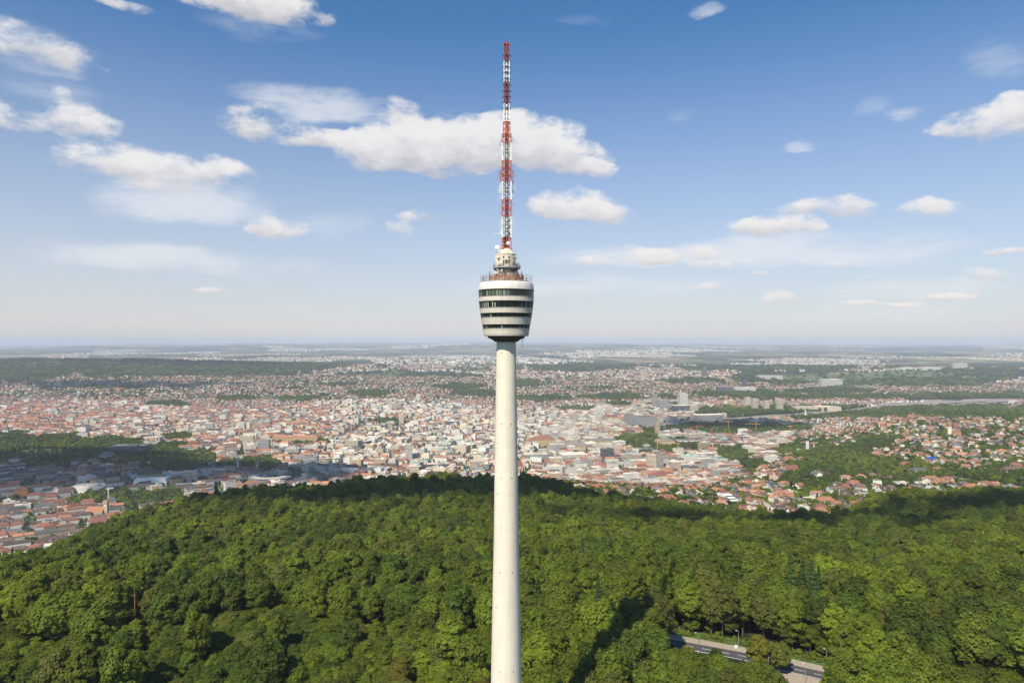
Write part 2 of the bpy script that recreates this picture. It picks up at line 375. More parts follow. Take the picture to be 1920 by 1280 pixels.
M['shaft'] = concrete('shaft_concrete', (.72, .66, .55), .09)
M['alu'] = panelled('basket_cladding', (.66, .61, .52)); M['alu_white'] = panelled('basket_cladding_white', (.74, .71, .66), 44)
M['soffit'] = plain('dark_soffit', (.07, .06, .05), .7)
M['darkmetal'] = plain('dark_metal', (.05, .05, .05), .5)
M['grey'] = plain('grey_metal', (.33, .33, .33), .5); M['white'] = plain('white_paint', (.80, .80, .78), .5)
M['red'] = plain('orange_red_paint', (.52, .085, .028), .55, var=.3, scale=.8); M['deepred'] = plain('deep_red_paint', (.30, .05, .03), .6, var=.3, scale=.8); M['rust'] = plain('rusty_railing_paint', (.34, .13, .06), .7)
M['cream'] = plain('cream_paint', (.56, .51, .41), .6, var=.22, scale=.9); M['curtain'] = plain('pale_curtain', (.55, .57, .50), .8)
M['black'] = plain('black_rubber', (.015, .015, .015), .6)
def glassy(name, col, rough=.06):
    m, T, b = new_mat(name); tc = nd(T, 'ShaderNodeTexCoord'); sp = nd(T, 'ShaderNodeSeparateXYZ'); lk(T, tc.outputs['Object'], sp.inputs[0])
    wq = nd(T, 'ShaderNodeTexWhiteNoise', noise_dimensions='1D'); lk(T, mth(T, 'FLOOR', mth(T, 'MULTIPLY', mth(T, 'ARCTAN2', sp.outputs[0], sp.outputs[1]), 8.6)), wq.inputs['W'])
    n = mth(T, 'ADD', mth(T, 'MULTIPLY', mth(T, 'POWER', wq.outputs[0], 3.0), 3.4), mth(T, 'MULTIPLY', noise(T, tc.outputs['Object'], 1.7, 2, .5).outputs[0], .4))
    lk(T, mixc(T, n, tuple(q * .5 for q in col), tuple(q * 1.5 for q in col)), b.inputs['Base Color'])
    b.inputs['Roughness'].default_value = rough; b.inputs['Specular IOR Level'].default_value = .6; return m
M['glass'] = glassy('dark_green_glass', (.012, .020, .016)); M['glass_green'] = glassy('pale_green_glass', (.12, .16, .10), .15)

def make_tower():
    t = empty('television_tower', (TX, TY, 0), 0, 'tall slender concrete television tower with glazed basket and red and white antenna mast', 'tower')
    b = MB(); prof = [(5.45, -1), (5.2, 4), (4.75, 20), (4.15, 45), (3.75, 65), (3.35, 85), (3.17, 101), (2.85, 120), (2.6, 137.5)]
    b.lathe(prof, 96); shaft = b.build('shaft', M['shaft'], t, smooth=True)
    for k, py in enumerate((661, 705, 793, 828, 892, 922, 1066, 1130, 1246)):
        z = tz(py); r = np.interp(z, [p[1] for p in prof], [p[0] for p in prof])
        for a in ((-115, -62) if k % 2 == 0 else (-135,)):
            q = MB(); aa = R(a); c = (r * math.cos(aa), r * math.sin(aa)); q.box((c[0], c[1], z), (.10, .20, .30), aa)
            q.build('porthole', M['darkmetal'], shaft)
    # basket
    bk = empty('basket', (0, 0, 0)); bk.parent = t
    P = lambda hw: hw / 6.094 / S
    cz = lambda c: tz(450 + c / 6.094)
    hwz = [(490, 300), (520, 311), (560, 316), (600, 317), (705, 314), (782, 305), (838, 298), (888, 290), (965, 276), (1012, 268), (1075, 258), (1092, 256)]
    rr = lambda c: P(np.interp(c, [a for a, _ in hwz], [h for _, h in hwz]))
    def band(c0, c1, mat, name='cladding_band', extra=()):
        b = MB(); cs = [c0, *[c for c, _ in hwz if c0 < c < c1], c1]; pr = [(rr(c0) - .55, cz(c0)), *[(rr(c), cz(c)) for c in cs], (rr(c1) - .55, cz(c1))]
        b.lathe(pr, 120); b.build(name, mat, bk, smooth=True)
    band(505, 578, M['alu_white']); band(655, 705, M['alu']); band(782, 838, M['alu']); band(888, 965, M['alu']); band(1012, 1092, M['alu'])
    # shiny sill lines under and over each band
    for c in (578, 655, 705, 782, 838, 888, 965, 1012, 1078, 1092):
        b = MB(); r = rr(c) + .05; b.lathe([(r - .3, cz(c) + .05), (r, cz(c) + .05), (r, cz(c) - .06), (r - .3, cz(c) - .06)], 120); b.build('trim_ring', M['grey'] if c not in (578,) else M['darkmetal'], bk)
    rnd = random.Random(5)
    for (c0, c1, nm, style) in ((578, 655, 46, 0), (705, 782, 60, 1), (838, 888, 54, 2), (965, 1012, 54, 2)):
        b = MB(); r0 = rr(c0) - .28; r1 = rr(c1) - .28; z0, z1 = cz(c0), cz(c1); kk = 120
        for i in range(kk):
            a0, a1 = 2 * math.pi * i / kk, 2 * math.pi * (i + 1) / kk
            b.add([(r0*math.cos(a0), r0*math.sin(a0), z0), (r0*math.cos(a1), r0*math.sin(a1), z0), (r1*math.cos(a1), r1*math.sin(a1), z1), (r1*math.cos(a0), r1*math.sin(a0), z1)], [(3, 2, 1, 0)], 0)
        w = b.build('window_band', M['glass'], bk)
        q = MB()
        for i in range(nm):
            a = 2 * math.pi * (i + .5) / nm
            q.bar(((rr(c0)-.12)*math.cos(a), (rr(c0)-.12)*math.sin(a), z0), ((rr(c1)-.12)*math.cos(a), (rr(c1)-.12)*math.sin(a), z1), .055)
        for c_, z_ in ((c0, z0 - .04), (c1, z1 + .04)): q.lathe([(rr(c_)-.18, z_-.05), (rr(c_)-.06, z_-.05), (rr(c_)-.06, z_+.05), (rr(c_)-.18, z_+.05), (rr(c_)-.18, z_-.05)], 96)
        q.build('window_frame', M['darkmetal'], w)
        # curtains and lit interiors behind some panes
        cur = []
        for i in range(nm):
            a = 2 * math.pi * i / nm; da = math.pi / nm * .8; dg = math.degrees(a) % 360
            if style == 0 and 225 < dg < 275: tgt = MB(); cur.append((tgt, 'pale_pane', 'glass_green')); lo = 0.1
            elif style == 1 and (dg < 240 or dg > 300) and rnd.random() < .38: tgt = MB(); cur.append((tgt, 'curtain', 'curtain')); lo = .05; da *= .35
            elif rnd.random() < (.10 if style == 2 else .05): tgt = MB(); cur.append((tgt, 'curtain', 'curtain')); lo = .3; da *= .3
            else: continue
            za, zb = z0 + (z1 - z0) * lo, z0 + (z1 - z0) * .92; ra, rb = r0 + (r1 - r0) * lo + .03, r0 + (r1 - r0) * .92 + .03
            for (r_, m_) in ((0, 0),):
                tgt.add([(ra*math.cos(a-da), ra*math.sin(a-da), za), (ra*math.cos(a+da), ra*math.sin(a+da), za), (rb*math.cos(a+da), rb*math.sin(a+da), zb), (rb*math.cos(a-da), rb*math.sin(a-da), zb),
                         ((ra-.02)*math.cos(a-da), (ra-.02)*math.sin(a-da), za), ((ra-.02)*math.cos(a+da), (ra-.02)*math.sin(a+da), za), ((rb-.02)*math.cos(a+da), (rb-.02)*math.sin(a+da), zb), ((rb-.02)*math.cos(a-da), (rb-.02)*math.sin(a-da), zb)],
                        [(3, 2, 1, 0), (4, 5, 6, 7), (0, 1, 5, 4), (2, 3, 7, 6), (1, 2, 6, 5), (3, 0, 4, 7)])
        for tgt, nm_, mt_ in cur: tgt.build(nm_, M[mt_], w)
    b = MB(); b.lathe([(rr(1092) - .02, cz(1092)), (P(252), cz(1097)), (P(212), cz(1099)), (P(212), cz(1118)), (P(196), cz(1121)), (P(170), cz(1132)), (P(150), cz(1146)), (P(138), cz(1152)), (P(138), cz(1162)), (2.5, cz(1162))], 96)
    b.build('soffit', M['soffit'], bk, smooth=True)
    b = MB(); b.lathe([(rr(505) - .5, cz(505)), (rr(505), cz(505)), (rr(497) - .02, cz(497)), (P(292), cz(490)), (P(285), cz(489)), (0.01, cz(489))], 96); b.build('roof_deck', M['alu_white'], bk, smooth=True)
    # hanging aerial below the basket
    b = MB(); xr = P(667 - 486); b.bar((xr, -1, cz(1150)), (xr, -1, cz(1232)), .05, 6); b.bar((xr, -1, cz(1140)), (xr, -1, cz(1156)), .12, 6)
    b.bar((xr, -1, cz(1150)), (P(205), -1, cz(1112)), .06, 4); b.build('hanging_aerial', M['darkmetal'], t)
    # lower deck fence
    def railing(r, z0, z1, nposts, mat, name, par, nr=4, th=.035, tilt=0.0, rails=None):
        b = MB()
        for i in range(nposts):
            a = 2 * math.pi * i / nposts; b.bar((r*math.cos(a), r*math.sin(a), z0), ((r+tilt)*math.cos(a), (r+tilt)*math.sin(a), z1), th)
        for k in range(nr):
            f = k / (nr - 1); z = z0 + .1 + (z1 - z0 - .1) * f; rr_ = r + tilt * f
            b.lathe([(rr_-th, z-th), (rr_+th, z-th), (rr_+th, z+th), (rr_-th, z+th), (rr_-th, z-th)], 72)
        return b.build(name, mat, par)
    railing(P(294), cz(489), cz(415), 40, M['grey'], 'safety_fence', t, 3, .022)
    # upper deck
    ud = empty('upper_deck', (0, 0, 0)); ud.parent = t
    b = MB(); b.lathe([(P(90), cz(486)), (P(150), cz(480)), (P(190), cz(466)), (P(196), cz(462)), (P(196), cz(440)), (P(188), cz(438)), (P(90), cz(438))], 72); b.build('deck_slab', M['cream'], ud, smooth=True)
    railing(P(198), cz(462), cz(405), 48, M['rust'], 'railing', ud, 4, .045)
    b = MB()
    for i in range(30):
        a = 2 * math.pi * i / 30 + .05
        if i % 3: b.box((P(196)*math.cos(a), P(196)*math.sin(a), cz(447)), (.08, .75, 1.0), a)
    b.lathe([(P(196)-.03, cz(447)-.04), (P(196)+.03, cz(447)-.04), (P(196)+.03, cz(447)+.04), (P(196)-.03, cz(447)+.04), (P(196)-.03, cz(447)-.04)], 72); b.build('railing_panel', M['rust'], ud)
    b = MB(); 
    for i in range(40):
        a = 2 * math.pi * i / 40; b.bar((P(255)*math.cos(a), P(255)*math.sin(a), cz(489)), (P(255)*math.cos(a), P(255)*math.sin(a), cz(474)), .04)
    b.lathe([(P(255)-.04, cz(476)), (P(255)+.04, cz(476)), (P(255)+.04, cz(473)), (P(255)-.04, cz(473))], 60); b.build('inner_railing', M['grey'], t)
    # core, drum and cone
    pc = empty('plant_tower', (.15, 0, 0)); pc.parent = t
    b = MB(); b.lathe([(P(112), cz(489)), (P(112), cz(300)), (.01, cz(300))], 48); b.build('core', M['cream'], pc, smooth=True)
    b = MB(); b.lathe([(P(100), cz(306)), (P(100), cz(172)), (P(103), cz(170)), (P(103), cz(163)), (P(97), cz(160)), (P(70), cz(118)), (P(48), cz(98)), (.01, cz(98))], 48); b.build('drum', M['cream'], pc, smooth=True)
    b = MB(); b.box((-P(105), -.3, (cz(170) + cz(470)) / 2), (P(55), 1.6, cz(170) - cz(470))); b.build('stair_turret', M['cream'], pc)
    b = MB(); b.lathe([(P(100), cz(330)), (P(158), cz(326)), (P(158), cz(316)), (P(100), cz(316))], 48); g = b.build('gallery_floor', M['grey'], pc)
    railing(P(155), cz(316), cz(288), 30, M['grey'], 'gallery_railing', g, 3, .035)
    for a in (250, 268, 285):
        for c in (208, 248, 272):
            if a == 268 and c == 208: continue
            q = MB(); aa = R(a); r = P(100); q.box((r*math.cos(aa), r*math.sin(aa), cz(c)), (.12, .62 if a == 268 else .40, .46), aa); q.build('plant_window', M['darkmetal'], pc)
    for sx in (-1, 1):
        q = MB(); q.box((sx * P(128), -.2, cz(285)), (P(42), 1.0, cz(256) - cz(314))); q.build('equipment_cabinet', M['grey'], pc)
        q = MB(); q.bar((sx*P(118), -.6, cz(300)), (sx*P(118), -.6, cz(140)), .05, 6); q.build('whip_aerial', M['grey'], pc)
    gr = random.Random(3)
    for k in range(34):
        a = gr.uniform(math.pi * 1.02, math.pi * 1.98); c_ = gr.choice((330, 345, 300, 290, 360, 410, 420)); r_ = P(112 if c_ > 300 else 102) + gr.uniform(0, .5); q = MB(); q.box((r_*math.cos(a), r_*math.sin(a), cz(c_)), (.7, gr.uniform(.3, .9), gr.uniform(.4, 1.3)), a); q.build('equipment_box', M[gr.choice(('darkmetal', 'grey', 'grey'))], pc)
    for k in range(9):
        z_ = tz(466) + k * .9; q = MB(); a = gr.uniform(0, 6.28); q.box((.7 * math.cos(a), .7 * math.sin(a), z_), (.5, .5, .7), a); q.bar((.7 * math.cos(a), .7 * math.sin(a), z_), (1.5 * math.cos(a), 1.5 * math.sin(a), z_ + .2), .06); q.build('equipment_box', M['darkmetal'], pc)
    q = MB()
    for i in range(12):
        a = 2*math.pi*i/12; q.bar((P(112)*math.cos(a), P(112)*math.sin(a), cz(345)), (P(150)*math.cos(a), P(150)*math.sin(a), cz(330)), .06)
    q.lathe([(P(112), cz(348)), (P(116), cz(348)), (P(116), cz(342)), (P(112), cz(342))], 40); q.build('gallery_bracket', M['grey'], pc)
    def dish(x, y, z, r, d, par):
        o = empty('dish_antenna', (x, y, z)); o.parent = par
        b = MB(); b.lathe([(.01, .12), (r * .6, .05), (r, -.12), (r, -d), (r * .9, -d - .03), (.01, -d - .03)], 24)
        q = b.build('dish', M['white'], o, smooth=True); q.rotation_euler = (R(80), 0, 0)
        m = MB(); m.bar((0, d, 0), (.4, d + .9, -.5), .07); m.build('bracket', M['grey'], o)
    dish(P(383 - 486), -.9, cz(88), .62, .7, t); dish(P(400 - 486), -.8, cz(122), .36, .4, t); dish(P(508 - 486), -1.7, cz(45), .48, .25, t)
    dish(P(585 - 486), -1.3, cz(195), .22, .2, t); dish(P(395 - 486), -1.7, cz(205), .3, .2, t)
    # ---- lattice mast: each painted section is a part
    mast = empty('antenna_mast', (.12, 0, 0)); mast.parent = t
    secs = [(467, 446, 'red', 1.18), (446, 407, 'white', 1.18), (407, 376, 'red', 1.22), (376, 341, 'white', 1.18), (341, 303, 'red', 1.22), (303, 269, 'white', 1.15), (269, 254, 'red', 1.22),
            (254, 230, 'red', .92), (230, 196, 'white', .74), (196, 155, 'red', .74), (155, 116, 'white', .74), (116, 83, 'red', .72)]
    for (p0, p1, c, hw) in secs:
        b = MB(); z0, z1 = tz(p0), tz(p1); n = max(1, round((z1 - z0) / (hw * 1.75))); th = .085 if hw > 1 else .065
        cs = [(-hw, -hw), (hw, -hw), (hw, hw), (-hw, hw)]
        for (x, y) in cs: b.box((x, y, (z0 + z1) / 2), (th * 3.0, th * 3.0, z1 - z0))
        for k in range(n + 1):
            z = z0 + (z1 - z0) * k / n
            for i in range(4):
                p, q = cs[i], cs[(i + 1) % 4]; b.bar((*p, z), (*q, z), th)
                if k < n:
                    zz = z0 + (z1 - z0) * (k + 1) / n; b.bar((*p, z), (*q, zz), th * .8); b.bar((*q, z), (*p, zz), th * .8)
                    if hw > 1: 
                        mx, my = (p[0]+q[0])/2, (p[1]+q[1])/2; b.bar((mx, my, z), (mx, my, zz), th * .6)
        if hw < 1: # bonded panels that stiffen the slender part
            for i in range(4):
                a = i * math.pi / 2; b.box((math.sin(a) * hw * .96, math.cos(a) * hw * .96, (z0 + z1) / 2), (.32 if i % 2 == 0 else .05, .05 if i % 2 == 0 else .32, (z1 - z0)), 0)
        b.build('mast_section', M['deepred' if c == 'red' and hw < .8 else c], mast)
    b = MB(); b.bar((0, 0, tz(467)), (0, 0, tz(105)), .34, 8); b.bar((.45, -.3, tz(467)), (.45, -.3, tz(230)), .08, 6); b.bar((-.4, -.35, tz(467)), (-.4, -.35, tz(250)), .07, 6)
    for z in np.arange(tz(460), tz(235), 1.1): b.box((.1, -.4, z), (.7, .06, .06))
    b.build('cable_riser', M['darkmetal'], mast)
    for k in range(10):     # rings of dark aerials on the upper mast
        z = tz(105 + 11.05 * k); q = MB()
        for i in range(4):
            a = i * math.pi / 2; r = 1.08; q.box((r * math.cos(a), r * math.sin(a), z), (.14, .55, .30), a)
            q.bar((.6 * math.cos(a), .6 * math.sin(a), z), (r * math.cos(a), r * math.sin(a), z), .07)
            q.box((.82 * math.cos(a), .82 * math.sin(a), z), (.1, 1.7, .12), a)
        q.build('aerial_ring', M['darkmetal'], mast)
    for (py, w, mat) in ((262, 1.65, 'grey'), (268, 1.85, 'grey'), (276, 1.5, 'white'), (284, 1.6, 'white'), (292, 1.5, 'white'), (312, 1.6, 'grey'), (322, 1.9, 'grey'), (330, 2.0, 'grey'), (350, 1.95, 'white'), (356, 2.2, 'white'), (368, 1.8, 'white'), (385, 1.7, 'grey'),
                         (398, 1.7, 'grey'), (412, 1.6, 'white'), (420, 1.9, 'white'), (428, 1.6, 'white')):
        z = tz(py)
        for i in range(4):
            q = MB(); a = math.pi / 4 + i * math.pi / 2 + .2
            for s in (-1, 1):
                q.bar((1.2*math.cos(a), 1.2*math.sin(a), z), (w*1.25*math.cos(a), w*1.25*math.sin(a), z + .3*s), .04)
                q.bar((w*1.25*math.cos(a), w*1.25*math.sin(a), z + .3*s - .35), (w*1.25*math.cos(a), w*1.25*math.sin(a), z + .3*s + .35), .04)
            q.build('dipole_aerial', M[mat], mast)
    for sx in (-1, 1):   # outrigger frames
        q = MB()
        for y in (-.8, .8):
            q.bar((sx*1.2, y, tz(341)), (sx*1.72, y, tz(341)), .08); q.bar((sx*1.2, y, tz(322)), (sx*1.72, y, tz(322)), .08); q.bar((sx*1.72, y, tz(341)), (sx*1.72, y, tz(322)), .09)
        q.build('outrigger_frame', M['red'], mast)
        q = MB(); q.bar((sx*1.75, 0, tz(362)), (sx*1.75, 0, tz(342)), .11, 8); q.build('whip_aerial', M['white'], mast)
    q = MB(); q.bar((-1.2, -.9, tz(439)), (-3.55, -.9, tz(439.5)), .10, 6); q.bar((1.2, -.9, tz(439)), (2.0, -.9, tz(438.5)), .10, 6); q.box((-1.3, -.9, tz(437)), (.45, .4, .8)); q.build('boom_aerial', M['white'], mast)
    q = MB(); q.box((0, 0, tz(84)), (1.3, 1.3, .12))
    for sx in (-.6, .6):
        for sy in (-.6, .6): q.bar((sx, sy, tz(84)), (sx, sy, tz(80)), .05)
    q.bar((0, 0, tz(84)), (0, 0, tz(78)), .06); q.build('mast_head', M['red'], mast)
    q = MB(); q.lathe([(.01, tz(84)), (.16, tz(84)), (.16, tz(81.5)), (.01, tz(81))], 12); q.build('beacon_lamp', M['grey'], mast)
    return cz, P
CZ, PP = make_tower()

# ------------------------------------------------------------------ people on the two decks
def person_mesh(name, pose, top, legs, skin):
    J = {'pelvis': (0, 0, .95), 'belly': (0, 0, 1.10), 'chest': (0, .0, 1.32), 'neck': (0, -.01, 1.48), 'head': (0, -.02, 1.60), 'crown': (0, -.01, 1.70)}
    E = [('pelvis', 'belly'), ('belly', 'chest'), ('chest', 'neck'), ('neck', 'head'), ('head', 'crown')]
    rad = {'pelvis': (.15, .11), 'belly': (.14, .10), 'chest': (.17, .11), 'neck': (.055, .055), 'head': (.085, .10), 'crown': (.06, .07)}
    for s, n in ((-1, 'a'), (1, 'b')):
        ar = pose.get(n, (0.05, .02)); sh = (s * .19, 0, 1.42)
        J['sh' + n] = sh; J['el' + n] = (s * .25, -ar[0] * .3, 1.16 + ar[1] * .1); J['wr' + n] = (s * (.25 - ar[1] * .1), -ar[0] - .08, .93 + ar[1]); J['ha' + n] = (s * (.24 - ar[1] * .1), -ar[0] - .15, .86 + ar[1])
        J['hip' + n] = (s * .09, 0, .90); J['kn' + n] = (s * .10, -.02 + pose.get('step', 0) * s, .50); J['an' + n] = (s * .10, .02 + pose.get('step', 0) * s * 1.6, .09); J['to' + n] = (s * .12, -.14 + pose.get('step', 0) * s * 1.6, .04)
        E += [('chest', 'sh' + n), ('sh' + n, 'el' + n), ('el' + n, 'wr' + n), ('wr' + n, 'ha' + n), ('pelvis', 'hip' + n), ('hip' + n, 'kn' + n), ('kn' + n, 'an' + n), ('an' + n, 'to' + n)]
        rad.update({'sh' + n: (.07, .07), 'el' + n: (.045, .045), 'wr' + n: (.03, .03), 'ha' + n: (.035, .02), 'hip' + n: (.095, .10), 'kn' + n: (.06, .06), 'an' + n: (.04, .045), 'to' + n: (.04, .03)})
    ks = list(J); me = bpy.data.meshes.new(name); me.from_pydata([J[k] for k in ks], [(ks.index(a), ks.index(b)) for a, b in E], [])
    o = bpy.data.objects.new(name, me); COL.objects.link(o)
    sk = o.modifiers.new('s', 'SKIN'); sk.use_smooth_shade = True
    for i, k in enumerate(ks): me.skin_vertices[0].data[i].radius = rad[k]
    me.skin_vertices[0].data[0].use_root = True
    o.modifiers.new('d', 'SUBSURF').levels = 1
    dg = bpy.context.evaluated_depsgraph_get(); res = bpy.data.meshes.new_from_object(o.evaluated_get(dg)); bpy.data.objects.remove(o)
    for m in (skin, top, legs): res.materials.append(m)
    for p in res.polygons:
        z = p.center.z; x = abs(p.center.x)
        p.material_index = 2 if z < .98 and x < .21 else (1 if .9 < z < 1.46 and not (x > .2 and z < 1.12) else 0)
    return res
def make_people():
    cl = {n: plain('cloth_' + n, c, .9) for n, c in dict(black=(.02, .02, .025), white=(.7, .7, .7), blue=(.05, .1, .3), red=(.4, .04, .03), grey=(.2, .2, .2), navy=(.03, .04, .09), tan=(.3, .22, .13), green=(.06, .15, .06)).items()}
    skin = plain('skin', (.45, .25, .17), .6); hairs = [plain('hair_dark', (.02, .014, .01), .8), plain('hair_brown', (.10, .05, .025), .8), plain('hair_blond', (.35, .24, .10), .8)]
    deck = CZ(438); low = CZ(489)
    who = [(-PP(196)*.95, -1.0, deck, 'black', 'navy', 0, 'person in black leaning at the far chimney-side end of the upper rusty railing'),
           (-2.3, -3.75, deck, 'white', 'navy', 1, 'person in white top and navy trousers on the upper deck'), (-1.9, -3.9, deck, 'tan', 'grey', 2, 'fair haired person in tan top behind the upper railing'),
           (-.4, -4.3, deck, 'black', 'black', 0, 'person dressed all in black in front of the core on the upper deck'), (.1, -4.3, deck, 'grey', 'navy', 1, 'person in grey top beside the black-clad visitor, upper deck'),
           (1.1, -4.2, deck, 'red', 'grey', 0, 'person in red top on the upper deck'), (2.6, -3.5, deck, 'blue', 'tan', 1, 'person in blue top and tan trousers on the upper deck'),
           (4.15, -1.6, deck, 'navy', 'black', 0, 'person in navy at the outer roadside end of the upper railing'), (3.0, -3.2, deck, 'green', 'navy', 2, 'fair haired person in green top on the upper deck'),
           (-6.1, -2.2, low, 'tan', 'navy', 1, 'person in tan top behind the lower wire fence'), (-5.3, -3.6, low, 'grey', 'grey', 0, 'person all in grey behind the lower wire fence'),
           (5.3, -3.4, low, 'white', 'black', 0, 'person in white top behind the lower wire fence')]
    for i, (x, y, z, a, b, h, lab) in enumerate(who):
        e = empty('person', (TX + x, TY + y, z), math.atan2(y, x) + math.pi / 2 + random.uniform(-.5, .5), lab, 'person', 'visitors on the tower decks')
        link('body', person_mesh('body', {'a': (random.uniform(.05, .25), random.uniform(.02, .3)), 'b': (.06, .03), 'step': random.uniform(-.06, .06)}, cl[a], cl[b], skin), e)
        m = MB(); m.lathe([(.105, 1.60), (.112, 1.66), (.10, 1.73), (.06, 1.775), (.01, 1.79)], 14, (0, .01)); m.build('hair', hairs[h], e, smooth=True)
make_people()

# ------------------------------------------------------------------ trees
def leaf_mat(name, dark, light, trans=.42):
    m, T, b = new_mat(name); oi = nd(T, 'ShaderNodeObjectInfo'); geo = nd(T, 'ShaderNodeNewGeometry')
    n = noise(T, geo.outputs['Position'], .45, 4, .65).outputs[0]
    wn = geo.outputs['Random Per Island']
    big = noise(T, oi.outputs['Location'], .021, 3, .6).outputs[0]
    f = mth(T, 'ADD', mth(T, 'MULTIPLY', n, .5), mth(T, 'ADD', mth(T, 'MULTIPLY', wn, .25), mth(T, 'MULTIPLY', oi.outputs['Random'], .45)))
    f = mth(T, 'ADD', f, mth(T, 'MULTIPLY_ADD', big, .9, -.45))
    c = mixc(T, maprange(T, f, .25, 1.0, 0, 1, False), dark, light)
    hs = nd(T, 'ShaderNodeHueSaturation'); lk(T, c, hs.inputs['Color'])
    lk(T, mth(T, 'MULTIPLY_ADD', oi.outputs['Random'], .035, .4825), hs.inputs['Hue'])
    c = hs.outputs[0]
    tr = nd(T, 'ShaderNodeBsdfTranslucent'); lk(T, c, tr.inputs[0]); mx = nd(T, 'ShaderNodeMixShader'); mx.inputs[0].default_value = trans
    lk(T, c, b.inputs['Base Color']); b.inputs['Roughness'].default_value = .6; b.inputs['Specular IOR Level'].default_value = .25
    out = T.nodes['Material Output']; lk(T, b.outputs[0], mx.inputs[1]); lk(T, tr.outputs[0], mx.inputs[2]); lk(T, mx.outputs[0], out.inputs[0])
    return m
LEAF = {'mid': leaf_mat('leaf_mid_green', (.066, .104, .010), (.225, .275, .024)), 'dark': leaf_mat('leaf_dark_green', (.042, .078, .010), (.140, .192, .020)),
        'lime': leaf_mat('leaf_yellow_green', (.110, .165, .012), (.300, .350, .028)), 'gold': leaf_mat('leaf_golden', (.10, .11, .012), (.23, .20, .025)),
        'blue': leaf_mat('needle_blue_green', (.024, .052, .011), (.075, .120, .024), .1), 'copper': leaf_mat('leaf_copper_purple', (.014, .009, .009), (.040, .020, .020), .2),
        'olive': leaf_mat('leaf_olive', (.078, .102, .015), (.210, .220, .040))}
BARK = plain('bark', (.11, .085, .06), .95, var=.3, scale=2); BARKP = plain('bark_pale', (.32, .26, .19), .95, var=.25, scale=2)

def quads_from(C, N, size, r, aspect=1.0):
    n = len(C); up = r.normal(size=(n, 3)); u = np.cross(N, up); u /= np.linalg.norm(u, axis=1)[:, None] + 1e-9; w = np.cross(N, u)
    s = (size * r.uniform(.6, 1.35, n))[:, None]; u = u * s; w = w * s * aspect
    j = lambda: 1 + r.uniform(-.35, .35, (n, 1)); bend = N * s * .25
    V = np.stack([C - u * j() - w * j() - bend, C + u * j() - w * j(), C + u * j() + w * j() - bend, C - u * j() + w * j()], 1).reshape(-1, 3)
    return V, np.arange(4 * n).reshape(n, 4)
def crown_mesh(name, mat, Ht, Rd, seed, nleaf, lsize, nlobe=30, base=.26, conifer=False, squash=1.0):
    r = np.random.default_rng(seed); Cs, Ns, inner = [], [], []
    if conifer:
        z = Ht * (1 - np.sqrt(r.uniform(.0, 1, nleaf)) * .86); a = r.uniform(0, 2 * np.pi, nleaf); lay = (z / Ht * 16 + r.uniform(-.25, .25, nleaf))
        rad = Rd * (1 - z / Ht) ** .85 * (.72 + .28 * np.cos(lay * 2 * np.pi)) * r.uniform(.55, 1.05, nleaf) * (1 + .18 * np.sin(a * 5 + z))
        C = np.stack([rad * np.cos(a), rad * np.sin(a), z], -1); N = np.stack([np.cos(a) * .6, np.sin(a) * .6, np.full(nleaf, .7)], -1) + r.normal(0, .35, (nleaf, 3))
        N /= np.linalg.norm(N, axis=1)[:, None]; V, Fq = quads_from(C, N, lsize, r)
        me = np_mesh(name, V, [(Fq, np.zeros(len(Fq)), None)], [mat]); return me
    zc = Ht * (base + (1 - base) * .52); hz = Ht * (1 - base) * .5
    L = []
    k = 0
    while len(L) < nlobe and k < 4000:
        k += 1; v = r.normal(size=3); v /= np.linalg.norm(v)
        if v[2] < -.35 and r.random() < .6: continue
        rr_ = r.uniform(.55, .86); p = np.array([v[0] * Rd * rr_, v[1] * Rd * rr_, zc + v[2] * hz * rr_]); lr = Rd * r.uniform(.24, .42)
        if any(np.linalg.norm((p - q[0])) < .55 * min(lr, q[1]) for q in L): continue
        L.append((p, lr))
    L.append((np.array([0, 0, zc]), Rd * .55))
    tot = sum(q[1] ** 2 for q in L); cen = np.array([0, 0, zc - hz * .2])
    for p, lr in L:
        n = int(nleaf * lr ** 2 / tot); v = r.normal(size=(n, 3)); v /= np.linalg.norm(v, axis=1)[:, None]
        C = p + v * (lr * r.uniform(.80, 1.12, n)[:, None]) * np.array([1, 1, squash * .82])
        # ragged outline: small sub-clumps
        C += .22 * lr * np.sin(C * 3.1 + seed)[:, [1, 2, 0]] * .6
        out = C - cen; out /= np.linalg.norm(out, axis=1)[:, None]
        keep = (np.einsum('ij,ij->i', v, out) > -.45) | (r.random(n) < .2)
        N = v * .8 + out * .35 + np.array([0, 0, .25]) + r.normal(0, .38, (n, 3)); N /= np.linalg.norm(N, axis=1)[:, None]
        Cs.append(C[keep]); Ns.append(N[keep])
    C = np.concatenate(Cs); N = np.concatenate(Ns); V, Fq = quads_from(C, N, lsize, r)
    # inner foliage masses stop the sky showing through solid lobes
    b = bmesh.new(); bmesh.ops.create_icosphere(b, subdivisions=1, radius=1); iv = np.array([v.co[:] for v in b.verts]); it = np.array([[v.index for v in f.verts] for f in b.faces]); b.free()
    VV, TT = [V], []; off = len(V)
    for p, lr in L:
        VV.append(p + iv * r.uniform(.62, .8, (len(iv), 1)) * lr * np.array([1, 1, .8])); TT.append(it + off); off += len(iv)
    VV = np.concatenate(VV); TT = np.concatenate(TT)
    return np_mesh(name, VV, [(Fq, np.zeros(len(Fq)), None), (TT, np.zeros(len(TT)), None)], [mat])
